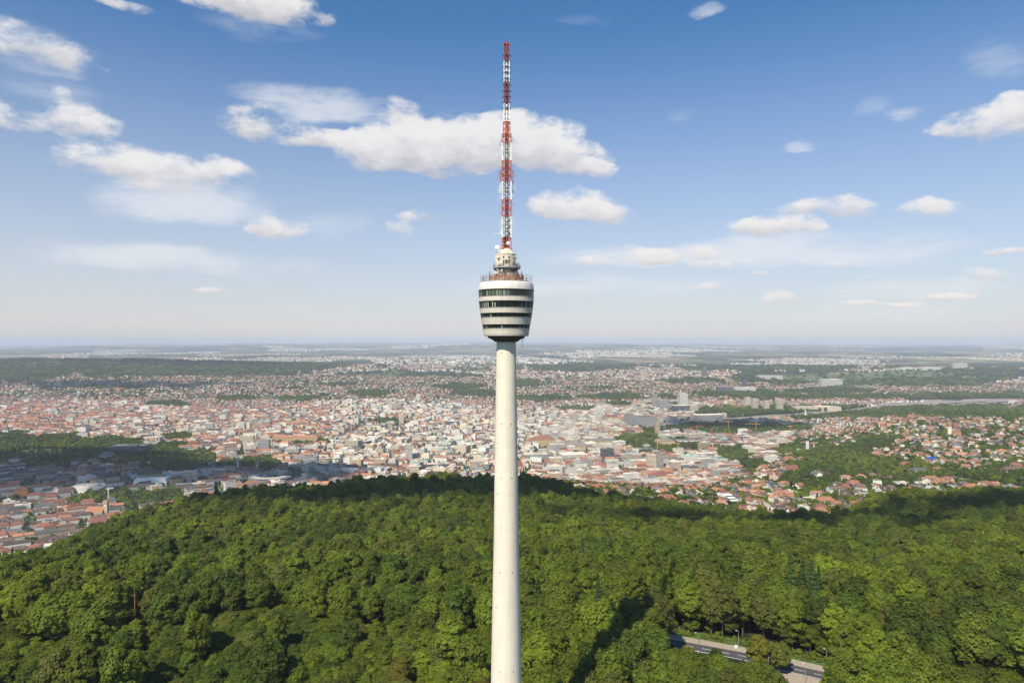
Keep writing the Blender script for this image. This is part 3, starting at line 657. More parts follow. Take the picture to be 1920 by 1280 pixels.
def trunk_mesh(name, mat, Ht, r0, seed, top=.8, limbs=6):
    r = random.Random(seed); b = MB(); lean = (r.uniform(-.5, .5), r.uniform(-.5, .5)); pts = [(lean[0] * f * f, lean[1] * f * f, -1 + (Ht * top + 1) * f) for f in (0, .15, .4, .65, 1)]
    rs = [r0 * 1.35, r0, r0 * .75, r0 * .5, r0 * .15]
    for i in range(4): b.bar(pts[i], pts[i + 1], rs[i], 7, 0, rs[i + 1])
    for k in range(limbs):
        a = r.uniform(0, 6.28); f = r.uniform(.38, .75); z = Ht * top * f; L = Ht * r.uniform(.12, .24); m = (lean[0]*f*f + math.cos(a) * L * .5, lean[1]*f*f + math.sin(a) * L * .5, z + L * .45)
        b.bar((lean[0]*f*f, lean[1]*f*f, z), m, r0 * .38, 5, 0, r0 * .25); b.bar(m, (m[0] + math.cos(a + .4) * L * .5, m[1] + math.sin(a + .4) * L * .5, m[2] + L * .5), r0 * .25, 5, 0, r0 * .06)
    me = bpy.data.meshes.new(name); me.from_pydata(b.v, [], b.f); me.materials.append(mat); me.update(); return me
HT = 24.0
SPEC = [('mid', 5.4, 1), ('mid', 6.2, 2), ('mid', 4.2, 3), ('dark', 5.6, 4), ('dark', 4.3, 5), ('lime', 5.4, 6), ('lime', 4.3, 7), ('olive', 5.5, 8), ('gold', 4.0, 9), ('dark', 6.3, 10), ('mid', 4.8, 12)]
CROWN = [crown_mesh('crown', LEAF[m], HT, rd, s, 10500, .245, 38 + s % 5 * 7) for m, rd, s in SPEC]
CROWN.append(crown_mesh('crown', LEAF['blue'], 27, 4.2, 31, 6000, .34, conifer=True))      # index 11: spruce
TRUNK = [trunk_mesh('trunk', BARK if s % 3 else BARKP, HT, .30, s) for _, _, s in SPEC] + [trunk_mesh('trunk', BARKP, 27, .28, 31, .97, 0)]
NV = len(CROWN)

# forest positions
def scatter(x0, x1, y0, y1, sp, jit=.36):
    xs = np.arange(x0, x1, sp); ys = np.arange(y0, y1, sp * .87); X, Y = np.meshgrid(xs, ys); X = X + (np.arange(len(ys)) % 2)[:, None] * sp / 2
    X = X + rng.uniform(-jit, jit, X.shape) * sp; Y = Y + rng.uniform(-jit, jit, Y.shape) * sp; return X.ravel(), Y.ravel()
fx, fy = scatter(-1100, 1100, 120, 1060, 8.7, .44)
fx_, fy_ = fx, fy
ok = in_forest(fx, fy) & (np.abs(fx) < fy * .95 + 40) & (np.hypot(fx - TX, fy - TY) > 9)
rd = seg_dist(fx, fy, ROAD); ry = road_y(fx)
ok &= ~((rd < 10.5)); ok &= ~((rd < 15) & (fy > ry))
front = (fy < ry) & (fy > ry - 70) & (CX + F * fx / fy > 1240) & (CX + F * fx / fy < 1560)           # lower, younger trees between the tower car park and the road
ok &= ~((CX + F * fx / fy > 1455) & (CX + F * fx / fy < 1562) & (fy < ry) & (fy > 215))      # junction opening
ok &= ~(front & (rd < 20) & (fx > 58) & (fx < 110) & (rng.random(len(fx)) < .5))
fx, fy, front = fx[ok], fy[ok], front[ok]; ry = ry[ok]; rd = rd[ok]
ex, ey = scatter(-60, 240, 200, 345, 5.2, .45); ed = seg_dist(ex, ey, ROAD); er = road_y(ex)
k_ = (ed > 15.5) & (ed < 27) & (ey > er) & (rng.random(len(ex)) < .62); ex, ey, er = ex[k_], ey[k_], er[k_]
def wall_y(x): return np.where(x < 40, 303 + 9 * np.sin(x / 23.) + 6 * np.sin(x / 9.7) + np.clip((-x - 150) / 6., 0, 40) * .2, road_y(np.maximum(x, 40)) - 8)
ux, uy = scatter(-290, 240, 120, 330, 5.4, .45); ok = (uy < wall_y(ux)) & (np.hypot(ux - TX, uy - TY) > 8) & (seg_dist(ux, uy, ROAD) > 10.5) & ~((CX + F * ux / uy > 1462) & (CX + F * ux / uy < 1556) & (uy > 225) & (uy < road_y(ux))); ux, uy = ux[ok], uy[ok]
YOUNG0 = (fy < wall_y(fx)); keep_ = ~YOUNG0 | (rng.random(len(fx)) < .10) | ((CX + F * fx / fy > 1000) & (CX + F * fx / fy < 1240)) | (CX + F * fx / fy > 1560); tall_near = YOUNG0 & keep_
fx, fy, ry, front = fx[keep_], fy[keep_], ry[keep_], front[keep_]; tall_near = tall_near[keep_]
ny_ = len(ux); fx = np.concatenate([fx, ux]); fy = np.concatenate([fy, uy]); ry = np.concatenate([ry, road_y(ux)]); front = np.concatenate([front, (CX + F * ux / uy > 1232) & (CX + F * ux / uy < 1560) & (uy > road_y(ux) - 70)])
YG = np.concatenate([np.zeros(len(tall_near), bool), np.ones(ny_, bool)])
UN = np.concatenate([np.zeros(len(fx), bool), np.ones(len(ex), bool)])
fx = np.concatenate([fx, ex]); fy = np.concatenate([fy, ey]); ry = np.concatenate([ry, er]); front = np.concatenate([front, np.zeros(len(ex), bool)])
fz = height(fx, fy) - .3
YG = np.concatenate([YG, np.zeros(len(ex), bool)])
# tree sizes: mature wood, with a younger patch in the valley left of and right of the tower
big = np.sin(fx / 31. + 1) * np.cos(fy / 43.) + .6 * np.sin(fx / 77. + fy / 59.)
fs = np.clip(1.03 + .10 * big + rng.normal(0, .14, len(fx)), .66, 1.5)
allow = 137 - (ry - fy) * .43                          # stay under the line of sight to the road
fs = np.where(YG, rng.uniform(.32, .62, len(fx)) + .08 * np.sin(fx / 17.) * np.cos(fy / 13.), fs)
fs = np.where(UN, rng.uniform(.22, .55, len(fx)), fs)
fs = np.where(front, np.clip((137 - 137 / ry.clip(1) * fy - 3.2) / HT, .12, .95) * rng.uniform(.75, 1.0, len(fx)), fs); fs = np.maximum(fs, .1)
tone = np.sin(fx / 52. - fy / 37. + 2) + .8 * np.sin(fx / 23. + fy / 29.) + rng.normal(0, .9, len(fx))
fv = np.where(tone > 1.35, rng.choice([5, 6, 5, 6, 7], len(fx)), np.where(tone < -1.1, rng.choice([3, 4, 9], len(fx)), rng.choice([0, 1, 2, 10, 0, 1, 2, 10, 7], len(fx))))
fv = np.where(rng.random(len(fx)) < .012, 8, fv)
con = (np.sin(fx / 47. + 4) * np.sin(fy / 61.) > .994) | (rng.random(len(fx)) < .003)
fv = np.where(con & ~front, 11, fv)
fv = np.where((np.hypot(fx - 143, fy - 330) < 14), 11, fv)
frz = rng.uniform(0, 6.28, len(fx))

def visible(x, y, z, ground_clear=1.0):
    """is the point (x,y,z) clear of hills and of the near wood"""
    t = np.linspace(.04, .985, 90)[None]; X = x[:, None] * t; Y = y[:, None] * t; Z = CAMZ + (z[:, None] - CAMZ) * t
    h = height(X, Y) + np.where(in_forest(X, Y), 22.0, 0.0); return np.all(Z > h + 0, axis=1)
fpx, fpy = proj(fx, fy, fz + HT * .8 * fs)
infr = (fpx > -15) & (fpx < 1935) & (fpy < 1300)
order = np.argsort(np.where(infr, fy, 1e9)); NI = 296
pick = np.zeros(len(fx), bool); isc = fv == 11
pick[order[:NI]] = True
def place_name(px, py, x, y):
    side = 'on the chimney side of the shaft' if px < 850 else ('close beside the shaft' if px < 1050 else 'on the road side of the shaft')
    return side
TONE = {0: 'mid green', 1: 'broad mid green', 2: 'slim mid green', 3: 'dark green', 4: 'slim dark green', 5: 'bright yellow-green', 6: 'slim yellow-green', 7: 'olive green', 8: 'golden yellow', 9: 'broad dark green', 10: 'dense mid green', 11: 'blue-green spruce'}
ORD = ['first', 'second', 'third', 'fourth', 'fifth', 'sixth', 'seventh', 'eighth', 'ninth', 'tenth', 'eleventh', 'twelfth']
def finish_labels(items, mx=12):
    """items: (obj, label_base, key px) -> unique wording by counting outward, or one shared label in one group"""
    by = {}
    for it in items: by.setdefault(it[1], []).append(it)
    for lab, L in by.items():
        L.sort(key=lambda q: abs(q[2] - 949))
        if len(L) == 1: L[0][0]['label'] = lab
        elif len(L) <= mx and len((lab + ' x counting out from the shaft').split()) <= 16:
            for k, it in enumerate(L): it[0]['label'] = ORD[k] + ' ' + lab + ', counting out from the shaft'
        else:
            for it in L: it[0]['label'] = lab
def make_tree(name, crown, trunk, loc, s, rz, group, cat='tree', sxy=1.0):
    e = empty(name, loc, rz, None, cat, group); e.scale = (s * sxy, s * sxy, s); link('crown', crown, e); link('trunk', trunk, e); return e
items = []
for i in np.where(pick)[0]:
    v = int(fv[i]); s = float(fs[i]); e = make_tree('spruce_tree' if v == 11 else 'broadleaf_tree', CROWN[v], TRUNK[v], (fx[i], fy[i], fz[i]), s, frz[i], 'spruces in the near wood' if v == 11 else 'broadleaf trees of the near wood', sxy=float(np.clip(1.1 / s ** .5, .8, 1.7)))
    px, py = fpx[i], fpy[i]
    side = 'chimney side' if px < 900 else 'road side'
    off = abs(px - 949); out = 'touching the shaft' if off < 90 else ('near the shaft' if off < 330 else ('midway out' if off < 640 else 'at the far end'))
    ro = 'in front of the road' if (front[i] and px > 1000) else ('just beyond the road' if (px > 1180 and fy[i] < 345) else ('lowest rows' if py > 1200 else ('second rows' if py > 1130 else 'third rows')))
    items.append((e, f"{TONE[v]} {'spruce' if v == 11 else 'tree'}, {side}, {out}, {ro}".replace('spruce spruce', 'spruce'), px))
finish_labels(items)

# hand placed trees by the road
hand = [(1421, 1266, 17.0, 'gold', 4.7, 'tall golden green tree standing at the road junction', 91), (1462, 1262, 13.5, 'olive', 4.2, 'pale olive thin tree beside the tall golden tree at the junction', 92),
        (1583, 1318, 15.5, 'mid', 4.8, 'round bright green tree at the road junction corner', 93), (1612, 1322, 15.0, 'olive', 4.8, 'golden olive tree beyond the round green corner tree', 94),
        (1290, 1237, 6.0, 'gold', 2.8, 'small orange tinted shrub tree in front of the road', 95), (1341, 1246, 7.5, 'dark', 2.6, 'small dark green round tree hiding part of the road', 96),
        (1255, 1232, 6.0, 'dark', 2.6, 'small dark shrub tree at the hidden end of the road', 97), (1458, 1292, 5, 'dark', 2.4, 'small dark bush below the junction', 98)]
for (px, py, h, m, rd_, lab, sd) in hand:
    y = 137 * F / (py - HY); x = (px - CX) / F * y
    e = empty('roadside_tree', (x, y, -.2), 0, lab, 'tree', 'trees beside the road')
    link('crown', crown_mesh('crown', LEAF[m], h, rd_, sd, 5200, .26, 26, base=.10), e); link('trunk', trunk_mesh('trunk', BARK, h, .18, sd), e)
# pale bare trunks that stand out
for (px, py, h, lab) in ((252, 1185, 20, 'lone reddish pine with long bare trunk on the chimney side'), (1497, 1118, 16, 'bare pale trunk standing beyond the road junction'), (1910, 1250, 13, 'bare pale trunk at the outer road side of the wood')):
    x, y = ground_at(px, py, 6.0); z = H(x, y)
    e = empty('bare_pine', (x, y, z), 0, lab, 'tree', 'bare trunks'); b = MB(); b.bar((0, 0, 0), (.2, 0, h * .7), .26, 7, 0, .20); b.bar((.2, 0, h * .7), (0, .1, h * 1.25), .20, 7, 0, .06); b.build('trunk', plain('pine_bark', (.42, .22, .12), .9), e)
    for k in range(4):
        a = k * 1.9; q = MB(); q.bar((.1, 0, h * (.95 + .07 * k)), (math.cos(a) * 1.6, math.sin(a) * 1.6, h * (1.0 + .07 * k)), .06, 5, 0, .02); q.build('branch', plain('pine_branch', (.25, .17, .1), .9), e)

# instanced stuff: the rest of the wood and the far tree cover
def proto_collection(name, parts):
    c = bpy.data.collections.new(name)
    for k, (a, b_) in enumerate(parts):
        src = []
        # join crown and trunk into one prototype mesh
        bmx = bmesh.new(); bmx.from_mesh(a); n0 = len(bmx.faces)
        if b_ is not None:
            bmx.from_mesh(b_); bmx.faces.ensure_lookup_table()
            for f in bmx.faces[n0:]: f.material_index = 1
        me = bpy.data.meshes.new(f'{name}_{k:02d}'); bmx.to_mesh(me); bmx.free()
        me.materials.append(a.materials[0])
        if b_ is not None: me.materials.append(b_.materials[0])
        o = bpy.data.objects.new(f'{name}_{k:02d}', me); c.objects.link(o)
    return c
def scatter_object(name, pts, scl, rot, idx, coll, label, cat):
    me = bpy.data.meshes.new(name); me.vertices.add(len(pts)); me.vertices.foreach_set('co', np.asarray(pts, np.float32).ravel())
    a = me.attributes.new('scl', 'FLOAT_VECTOR', 'POINT'); a.data.foreach_set('vector', np.asarray(scl, np.float32).ravel())
    a = me.attributes.new('rz', 'FLOAT', 'POINT'); a.data.foreach_set('value', np.asarray(rot, np.float32))
    a = me.attributes.new('idx', 'INT', 'POINT'); a.data.foreach_set('value', np.asarray(idx, np.int32))
    o = link(name, me); tag(o, label, cat, kind='stuff')
    g = bpy.data.node_groups.new(name + '_scatter', 'GeometryNodeTree'); g.interface.new_socket('Geometry', in_out='INPUT', socket_type='NodeSocketGeometry'); g.interface.new_socket('Geometry', in_out='OUTPUT', socket_type='NodeSocketGeometry')
    i_ = g.nodes.new('NodeGroupInput'); o_ = g.nodes.new('NodeGroupOutput'); ip = g.nodes.new('GeometryNodeInstanceOnPoints'); ci = g.nodes.new('GeometryNodeCollectionInfo')
    ci.inputs[0].default_value = coll; ci.inputs['Separate Children'].default_value = True; ci.inputs['Reset Children'].default_value = True
    def attr(n, t):
        q = g.nodes.new('GeometryNodeInputNamedAttribute'); q.data_type = t; q.inputs[0].default_value = n; return q.outputs[0]
    cx_ = g.nodes.new('ShaderNodeCombineXYZ'); g.links.new(attr('rz', 'FLOAT'), cx_.inputs[2]); er = g.nodes.new('FunctionNodeEulerToRotation'); g.links.new(cx_.outputs[0], er.inputs[0])
    g.links.new(i_.outputs[0], ip.inputs['Points']); g.links.new(ci.outputs[0], ip.inputs['Instance']); ip.inputs['Pick Instance'].default_value = True
    g.links.new(attr('idx', 'INT'), ip.inputs['Instance Index']); g.links.new(er.outputs[0], ip.inputs['Rotation']); g.links.new(attr('scl', 'FLOAT_VECTOR'), ip.inputs['Scale'])
    g.links.new(ip.outputs[0], o_.inputs[0]); md = o.modifiers.new('scatter', 'NODES'); md.node_group = g
    return o
pc1 = proto_collection('wood_source', list(zip(CROWN, TRUNK)))
r_ = ~pick; sc = fs[r_]; wd_ = np.clip(1.1 / sc ** .5, .8, 1.7) * rng.uniform(.8, 1.22, len(sc))
scatter_object('forest', np.stack([fx[r_], fy[r_], fz[r_]], -1), np.stack([sc * wd_, sc * wd_, sc], -1), frz[r_], fv[r_], pc1, 'dense broadleaf wood covering the hill around the tower down to its edge', 'forest')
# undergrowth along the wood's edge and under the trees by the road
bush = crown_mesh('bush', LEAF['mid'], 2.4, 1.5, 51, 700, .16, 9, base=0.0); bush2 = crown_mesh('bush', LEAF['olive'], 1.6, 1.3, 52, 500, .15, 8, base=0.0)
pc2 = proto_collection('bush_source', [(bush, None), (bush2, None)])
bx, by = scatter(-60, 260, 190, 340, 2.6); bd = seg_dist(bx, by, ROAD); by_ = road_y(bx)
k = ((by > by_) & (bd > 10.5) & (bd < 18)) | ((by < by_) & (bd > 9) & (bd < 60) & ~((CX + F * bx / by > 1455) & (CX + F * bx / by < 1560))) ; k &= (by > by_) | (rng.random(len(bx)) < .55)
bx, by = bx[k], by[k]; scatter_object('undergrowth', np.stack([bx, by, height(bx, by) - .1], -1), rng.uniform(.5, 1.25, len(bx))[:, None] * np.ones((1, 3)), rng.uniform(0, 6, len(bx)), rng.integers(0, 2, len(bx)), pc2, 'low green bushes and weeds on the verges beside the road', 'undergrowth')

# ------------------------------------------------------------------ road with verge, markings, lamps
def strip(pts, half_l, half_r, z, mat, name, n=140):
    P_ = np.array(pts, float); t = np.concatenate([[0], np.cumsum(np.hypot(*np.diff(P_, axis=0).T))]); s = np.linspace(0, t[-1], n)
    x = np.interp(s, t, P_[:, 0]); y = np.interp(s, t, P_[:, 1])
    for _ in range(3): x[1:-1] = (x[:-2] + 2 * x[1:-1] + x[2:]) / 4; y[1:-1] = (y[:-2] + 2 * y[1:-1] + y[2:]) / 4
    dx, dy = np.gradient(x), np.gradient(y); L = np.hypot(dx, dy); nx, ny = -dy / L, dx / L
    hz_ = height(x, y)
    V = [(x[i] + nx[i] * half_l, y[i] + ny[i] * half_l, hz_[i] + z) for i in range(n)] + [(x[i] - nx[i] * half_r, y[i] - ny[i] * half_r, hz_[i] + z) for i in range(n)]
    me = bpy.data.meshes.new(name); me.from_pydata(V, [], [(i + n, i + 1 + n, i + 1, i) for i in range(n - 1)]); me.materials.append(mat); me.update(); return tag(link(name, me), kind='structure')
asph = plain('asphalt', (.075, .074, .078), .9, var=.2, scale=.6); gravel = plain('pale_paving', (.34, .29, .23), .95, var=.12, scale=.8); paint = plain('road_paint', (.75, .75, .72), .6)
grass_m = plain('verge_grass', (.07, .12, .025), .95, var=.4, scale=.5); kerb_m = plain('kerb_stone', (.35, .34, .32), .8)
strip(ROAD, 17, -8.6, .05, grass_m, 'grass_verge'); strip(ROAD, 9.0, -3.6, .12, gravel, 'pavement'); strip(ROAD, 3.8, 4.0, .06, asph, 'road')
b = MB()
def path_pts(off, n=220):
    P_ = np.array(ROAD, float); t = np.concatenate([[0], np.cumsum(np.hypot(*np.diff(P_, axis=0).T))]); s = np.linspace(0, t[-1], n); x = np.interp(s, t, P_[:, 0]); y = np.interp(s, t, P_[:, 1])
    dx, dy = np.gradient(x), np.gradient(y); L = np.hypot(dx, dy); return x - dy / L * off, y + dx / L * off, s
def lane(off, w, dash, name, a=0, e=1e9):
    P_ = np.array(ROAD, float); t = np.concatenate([[0], np.cumsum(np.hypot(*np.diff(P_, axis=0).T))]); m = MB(); s = a
    while s < min(e, t[-1]):
        e_ = min(s + (dash if dash else 6), t[-1]); q = []
        for u in (s, e_):
            x = np.interp(u, t, P_[:, 0]); y = np.interp(u, t, P_[:, 1]); x2 = np.interp(u + 1, t, P_[:, 0]); y2 = np.interp(u + 1, t, P_[:, 1]); x1 = np.interp(u - 1, t, P_[:, 0]); y1 = np.interp(u - 1, t, P_[:, 1])
            d = math.hypot(x2 - x1, y2 - y1); nx, ny = -(y2 - y1) / d, (x2 - x1) / d; q += [(x + nx * (off + w), y + ny * (off + w), H(x, y) + .075), (x + nx * (off - w), y + ny * (off - w), H(x, y) + .075)]
        m.add(q, [(1, 3, 2, 0)]); s = e_ + (dash * .9 if dash else 0)
    return tag(m.build(name, paint), kind='structure')
lane(0, .13, 4.0, 'road_centre_marking'); lane(-3.7, .16, 0, 'road_edge_marking'); 
px_, py_, _ = path_pts(3.75); b = MB()
for i in range(len(px_) - 1): b.bar((px_[i], py_[i], H(px_[i], py_[i]) + .04), (px_[i+1], py_[i+1], H(px_[i+1], py_[i+1]) + .04), .13, 4)
tag(b.build('kerb', kerb_m), kind='structure')
# forecourt in front of the junction
fc = [(104, 289.5), (112, 284.6), (121, 279.4), (131, 272.8), (142, 265.4), (146, 240), (126, 232), (112, 236), (105, 255), (103, 272)]
me = bpy.data.meshes.new('forecourt'); me.from_pydata([(x, y, H(x, y) + .045) for x, y in fc], [], [tuple(range(len(fc)))[::-1]]); me.materials.append(gravel); tag(link('forecourt', me), kind='structure')
b = MB()
for k in range(14):
    a0 = R(60 + k * 7); a1 = R(67 + k * 7); c = (120, 262)
    b.add([(c[0]+9.2*math.cos(a0), c[1]+9.2*math.sin(a0), H(*c)+.06), (c[0]+8.9*math.cos(a0), c[1]+8.9*math.sin(a0), H(*c)+.06), (c[0]+8.9*math.cos(a1), c[1]+8.9*math.sin(a1), H(*c)+.06), (c[0]+9.2*math.cos(a1), c[1]+9.2*math.sin(a1), H(*c)+.06)], [(3, 2, 1, 0)])
tag(b.build('forecourt_marking', paint), kind='structure')
def pxground(px, py): y = 137 * F / (py - HY); return (px - CX) / F * y, y
LAMPS = [(1247, 1206, 9.4, 0, 'plain grey pole without a lamp head at the hidden road end'), (1264, 1211, 5.0, 1, 'short white lamp post near the plain pole'), (1308.5, 1212, 5.0, 1, 'lamp post on the verge behind the white sign'),
         (1384.5, 1216, 7.6, 1, 'lamp post beside the white box cabinet'), (1441, 1272, 9.4, 1, 'tall lamp post beside the tall golden tree'), (1549.5, 1240, 5.6, 1, 'lamp post against the dark wood edge beyond the junction'), (1510, 1283, 8.6, 1, 'thin pale lamp post in the middle of the junction')]
def lamp_post(px, py, h, head, lab):
    x, y = pxground(px, py); e = empty('street_lamp', (x, y, H(x, y)), 0, lab, 'street lamp', 'street lamps along the road')
    b = MB(); b.bar((0, 0, -.2), (0, 0, h), .10, 8, 0, .06); b.lathe([(.16, 0), (.16, .5), (.1, .55)], 10); b.build('post', M['grey'], e)
    if head:
        b = MB(); b.bar((0, 0, h - .05), (-.75, 0, h + .1), .04, 6); b.build('arm', M['grey'], e)
        b = MB(); b.lathe([(.01, h + .22), (.22, h + .16), (.30, h + .02), (.22, h - .08), (.01, h - .1)], 14, (-.95, 0)); b.build('lamp_head', M['white'], e, smooth=True)
    else:
        b = MB(); b.lathe([(.01, h + .25), (.12, h + .15), (.12, h - .1), (.01, h - .1)], 10); b.build('cap', M['white'], e)
for q in LAMPS: lamp_post(*q)
x, y = pxground(1380, 1217); e = empty('roadside_cabinet', (x, y, 0), .1, 'white box cabinet standing on the verge beside a lamp post', 'cabinet')
b = MB(); b.box((0, 0, .95), (1.3, .7, 1.7)); b.build('housing', M['white'], e); b = MB(); b.box((0, 0, .05), (1.4, .8, .12)); b.build('plinth', M['grey'], e); b = MB(); b.box((0, 0, 1.84), (1.4, .8, .08)); b.build('lid', M['white'], e)
b = MB(); b.box((.45, -.365, 1.0), (.05, .04, .3)); b.build('handle', M['darkmetal'], e)
x, y = pxground(1308.5, 1232); e = empty('road_sign', (x, y, 0), 0, 'white round sign on a post at the near edge of the road', 'sign')
b = MB(); b.bar((0, 0, -.2), (0, 0, 3.0), .05, 8); b.build('post', M['grey'], e); b = MB(); b.bar((0, -.06, 2.65), (0, -.10, 2.65), .42, 20); b.build('sign_plate', M['white'], e)
b = MB(); b.box((0, -.08, 1.7), (.5, .04, .8)); b.build('direction_plate', M['white'], e)
x, y = pxground(1393, 1250); e = empty('columnar_shrub', (x, y, 0), 0, 'narrow dark columnar shrub in the grass before the road', 'shrub'); link('crown', crown_mesh('crown', LEAF['copper'], 3.8, .6, 77, 500, .14, 10, base=.05), e); link('trunk', trunk_mesh('trunk', BARK, 3, .06, 5), e)
for (px, py, lab) in ((1448, 1263, 'small white bollard light beside the big tree'), (1428.5, 1271, 'small blue topped marker post under the golden tree')):
    x, y = pxground(px, py); e = empty('marker_post', (x, y, 0), 0, lab, 'post'); b = MB(); b.bar((0, 0, -.1), (0, 0, 1.5), .06, 8); b.build('post', M['grey'], e); b = MB(); b.box((0, 0, 1.7), (.4, .15, .5)); b.build('marker_head', M['white'], e)
def make_car(px, py, rz, col, lab):
    x, y = pxground(px, py); e = empty('parked_car', (x, y, .08), rz, lab, 'car', 'cars by the road')
    body = plain('car_paint', col, .3, .2, .03); gl = M['glass']
    sec = [(-2.15, .55, .80, .78), (-1.9, .35, .92, .84), (-.9, .32, .95, .88), (.8, .32, .95, .88), (1.7, .35, .82, .84), (2.15, .5, .70, .72)]
    m = MB(); v = []
    for (l, z0, z1, w) in sec: v += [(l, -w, z0), (l, -w, z1 - .12), (l, -w * .9, z1), (l, w * .9, z1), (l, w, z1 - .12), (l, w, z0)]
    f = [tuple(range(5, -1, -1)), tuple(range(30, 36))] + [(6*k+i, 6*k+(i+1) % 6, 6*k+6+(i+1) % 6, 6*k+6+i) for k in range(5) for i in range(6)]
    m.add(v, f); m.build('body', body, e, smooth=True)
    m = MB(); v = []; 
    for (l, z, w) in ((-1.75, .93, .78), (-1.15, 1.40, .64), (.35, 1.42, .64), (1.15, .93, .78)): v += [(l, -w, z), (l, w, z)]
    m.add(v + [(-1.75, -.78, .9), (1.15, -.78, .9), (-1.75, .78, .9), (1.15, .78, .9)], [(0, 2, 3, 1), (4, 6, 7, 5), (0, 6, 4, 2), (1, 3, 5, 7), (0, 1, 7, 6)]); m.build('window', gl, e)
    m = MB(); m.box((-.4, 0, 1.42), (1.5, 1.3, .05)); m.build('roof', body, e)
    for sx in (-1.35, 1.35):
        for sy in (-.82, .82):
            m = MB(); m.bar((sx, sy - .1, .32), (sx, sy + .1, .32), .32, 18); w = m.build('wheel', M['black'], e)
            m = MB(); m.bar((sx, sy - .11, .32), (sx, sy + .11, .32), .18, 12); m.build('rim', M['grey'], w)
    for sy in (-.6, .6): m = MB(); m.box((2.12, sy, .62), (.1, .3, .14)); m.build('headlight', M['white'], e)
make_car(1272, 1226, R(170), (.55, .56, .58), 'silver car on the road partly hidden behind the small trees')

# ------------------------------------------------------------------ buildings
def wall_mat(name, col, du=2.7, dv=3.1, glass=(.035, .045, .055), wu=(.28, .72), wv=(.30, .74), strip_=False):
    m, T, b = new_mat(name); uv = nd(T, 'ShaderNodeUVMap'); s = nd(T, 'ShaderNodeSeparateXYZ'); lk(T, uv.outputs[0], s.inputs[0])
    u = mth(T, 'MULTIPLY', s.outputs[0], 1 / du); v = mth(T, 'MULTIPLY', s.outputs[1], 1 / dv)
    fu, fv_ = mth(T, 'FRACT', u), mth(T, 'FRACT', v)
    iv = mth(T, 'MULTIPLY', mth(T, 'GREATER_THAN', fv_, wv[0]), mth(T, 'LESS_THAN', fv_, wv[1]))
    iu = mth(T, 'MULTIPLY', mth(T, 'GREATER_THAN', fu, wu[0]), mth(T, 'LESS_THAN', fu, wu[1]))
    w = mth(T, 'MULTIPLY', iu, iv); w = mth(T, 'MULTIPLY', w, mth(T, 'GREATER_THAN', s.outputs[1], 0.9))
    c2 = nd(T, 'ShaderNodeCombineXYZ'); lk(T, mth(T, 'FLOOR', u), c2.inputs[0]); lk(T, mth(T, 'FLOOR', v), c2.inputs[1])
    wn = nd(T, 'ShaderNodeTexWhiteNoise', noise_dimensions='2D'); lk(T, c2.outputs[0], wn.inputs[0])
    g = mixc(T, maprange(T, wn.outputs[0], .6, .95), glass, (.30, .29, .26))
    geo = nd(T, 'ShaderNodeNewGeometry'); oi = nd(T, 'ShaderNodeObjectInfo')
    rnd = mth(T, 'FRACT', mth(T, 'ADD', geo.outputs['Random Per Island'], oi.outputs['Random']))
    base = mixc(T, rnd, tuple(q * .74 for q in col), tuple(min(.85, q * 1.12) for q in col))
    st = noise(T, geo.outputs['Position'], .12, 4, .6).outputs[0]; base = mixc(T, maprange(T, st, .3, .7, 0, .22), base, tuple(q * .6 for q in col))
    lk(T, mixc(T, w, base, g), b.inputs['Base Color']); lk(T, mth(T, 'MULTIPLY_ADD', w, -.45, .85), b.inputs['Roughness'])
    return m
def roof_mat(name, col, tiles=True):
    m, T, b = new_mat(name); geo = nd(T, 'ShaderNodeNewGeometry'); oi = nd(T, 'ShaderNodeObjectInfo')
    rnd = mth(T, 'FRACT', mth(T, 'ADD', geo.outputs['Random Per Island'], oi.outputs['Random']))
    n = noise(T, geo.outputs['Position'], .35, 5, .7).outputs[0]
    f = mth(T, 'ADD', mth(T, 'MULTIPLY', rnd, .75), mth(T, 'MULTIPLY_ADD', n, .7, -.2))
    lk(T, mixc(T, f, tuple(q * .42 for q in col), tuple(min(.85, q * 1.32) for q in col)), b.inputs['Base Color']); b.inputs['Roughness'].default_value = .8
    return m
WALLS = [('white', (.82, .78, .70)), ('cream', (.76, .66, .49)), ('ochre', (.52, .40, .22)), ('grey', (.42, .41, .39)), ('pale pink', (.60, .43, .34)), ('sandstone', (.46, .37, .26)), ('orange', (.60, .26, .06))]
ROOFS = [('orange', (.37, .175, .10)), ('brick-red', (.25, .105, .075)), ('dark brown', (.13, .09, .07)), ('slate grey', (.12, .12, .13)), ('pale flat', (.62, .56, .46)), ('grey flat', (.28, .26, .24)), ('copper green', (.25, .40, .34))]
WM = [wall_mat('wall_' + n.replace(' ', '_'), c) for n, c in WALLS]
OM = [wall_mat('office_' + n, c, 3.6, 3.5, (.05, .06, .075), (.06, .94), (.32, .80)) for n, c in (('white', (.80, .76, .68)), ('cream', (.70, .61, .45)), ('grey', (.36, .36, .36)), ('dark', (.10, .11, .13)), ('beige', (.50, .45, .37)))]
RM = [roof_mat('roof_' + n.replace(' ', '_').replace('-', '_'), c) for n, c in ROOFS]
BM = WM + OM + RM; NW, NO = len(WM), len(OM); RO = NW + NO     # material table
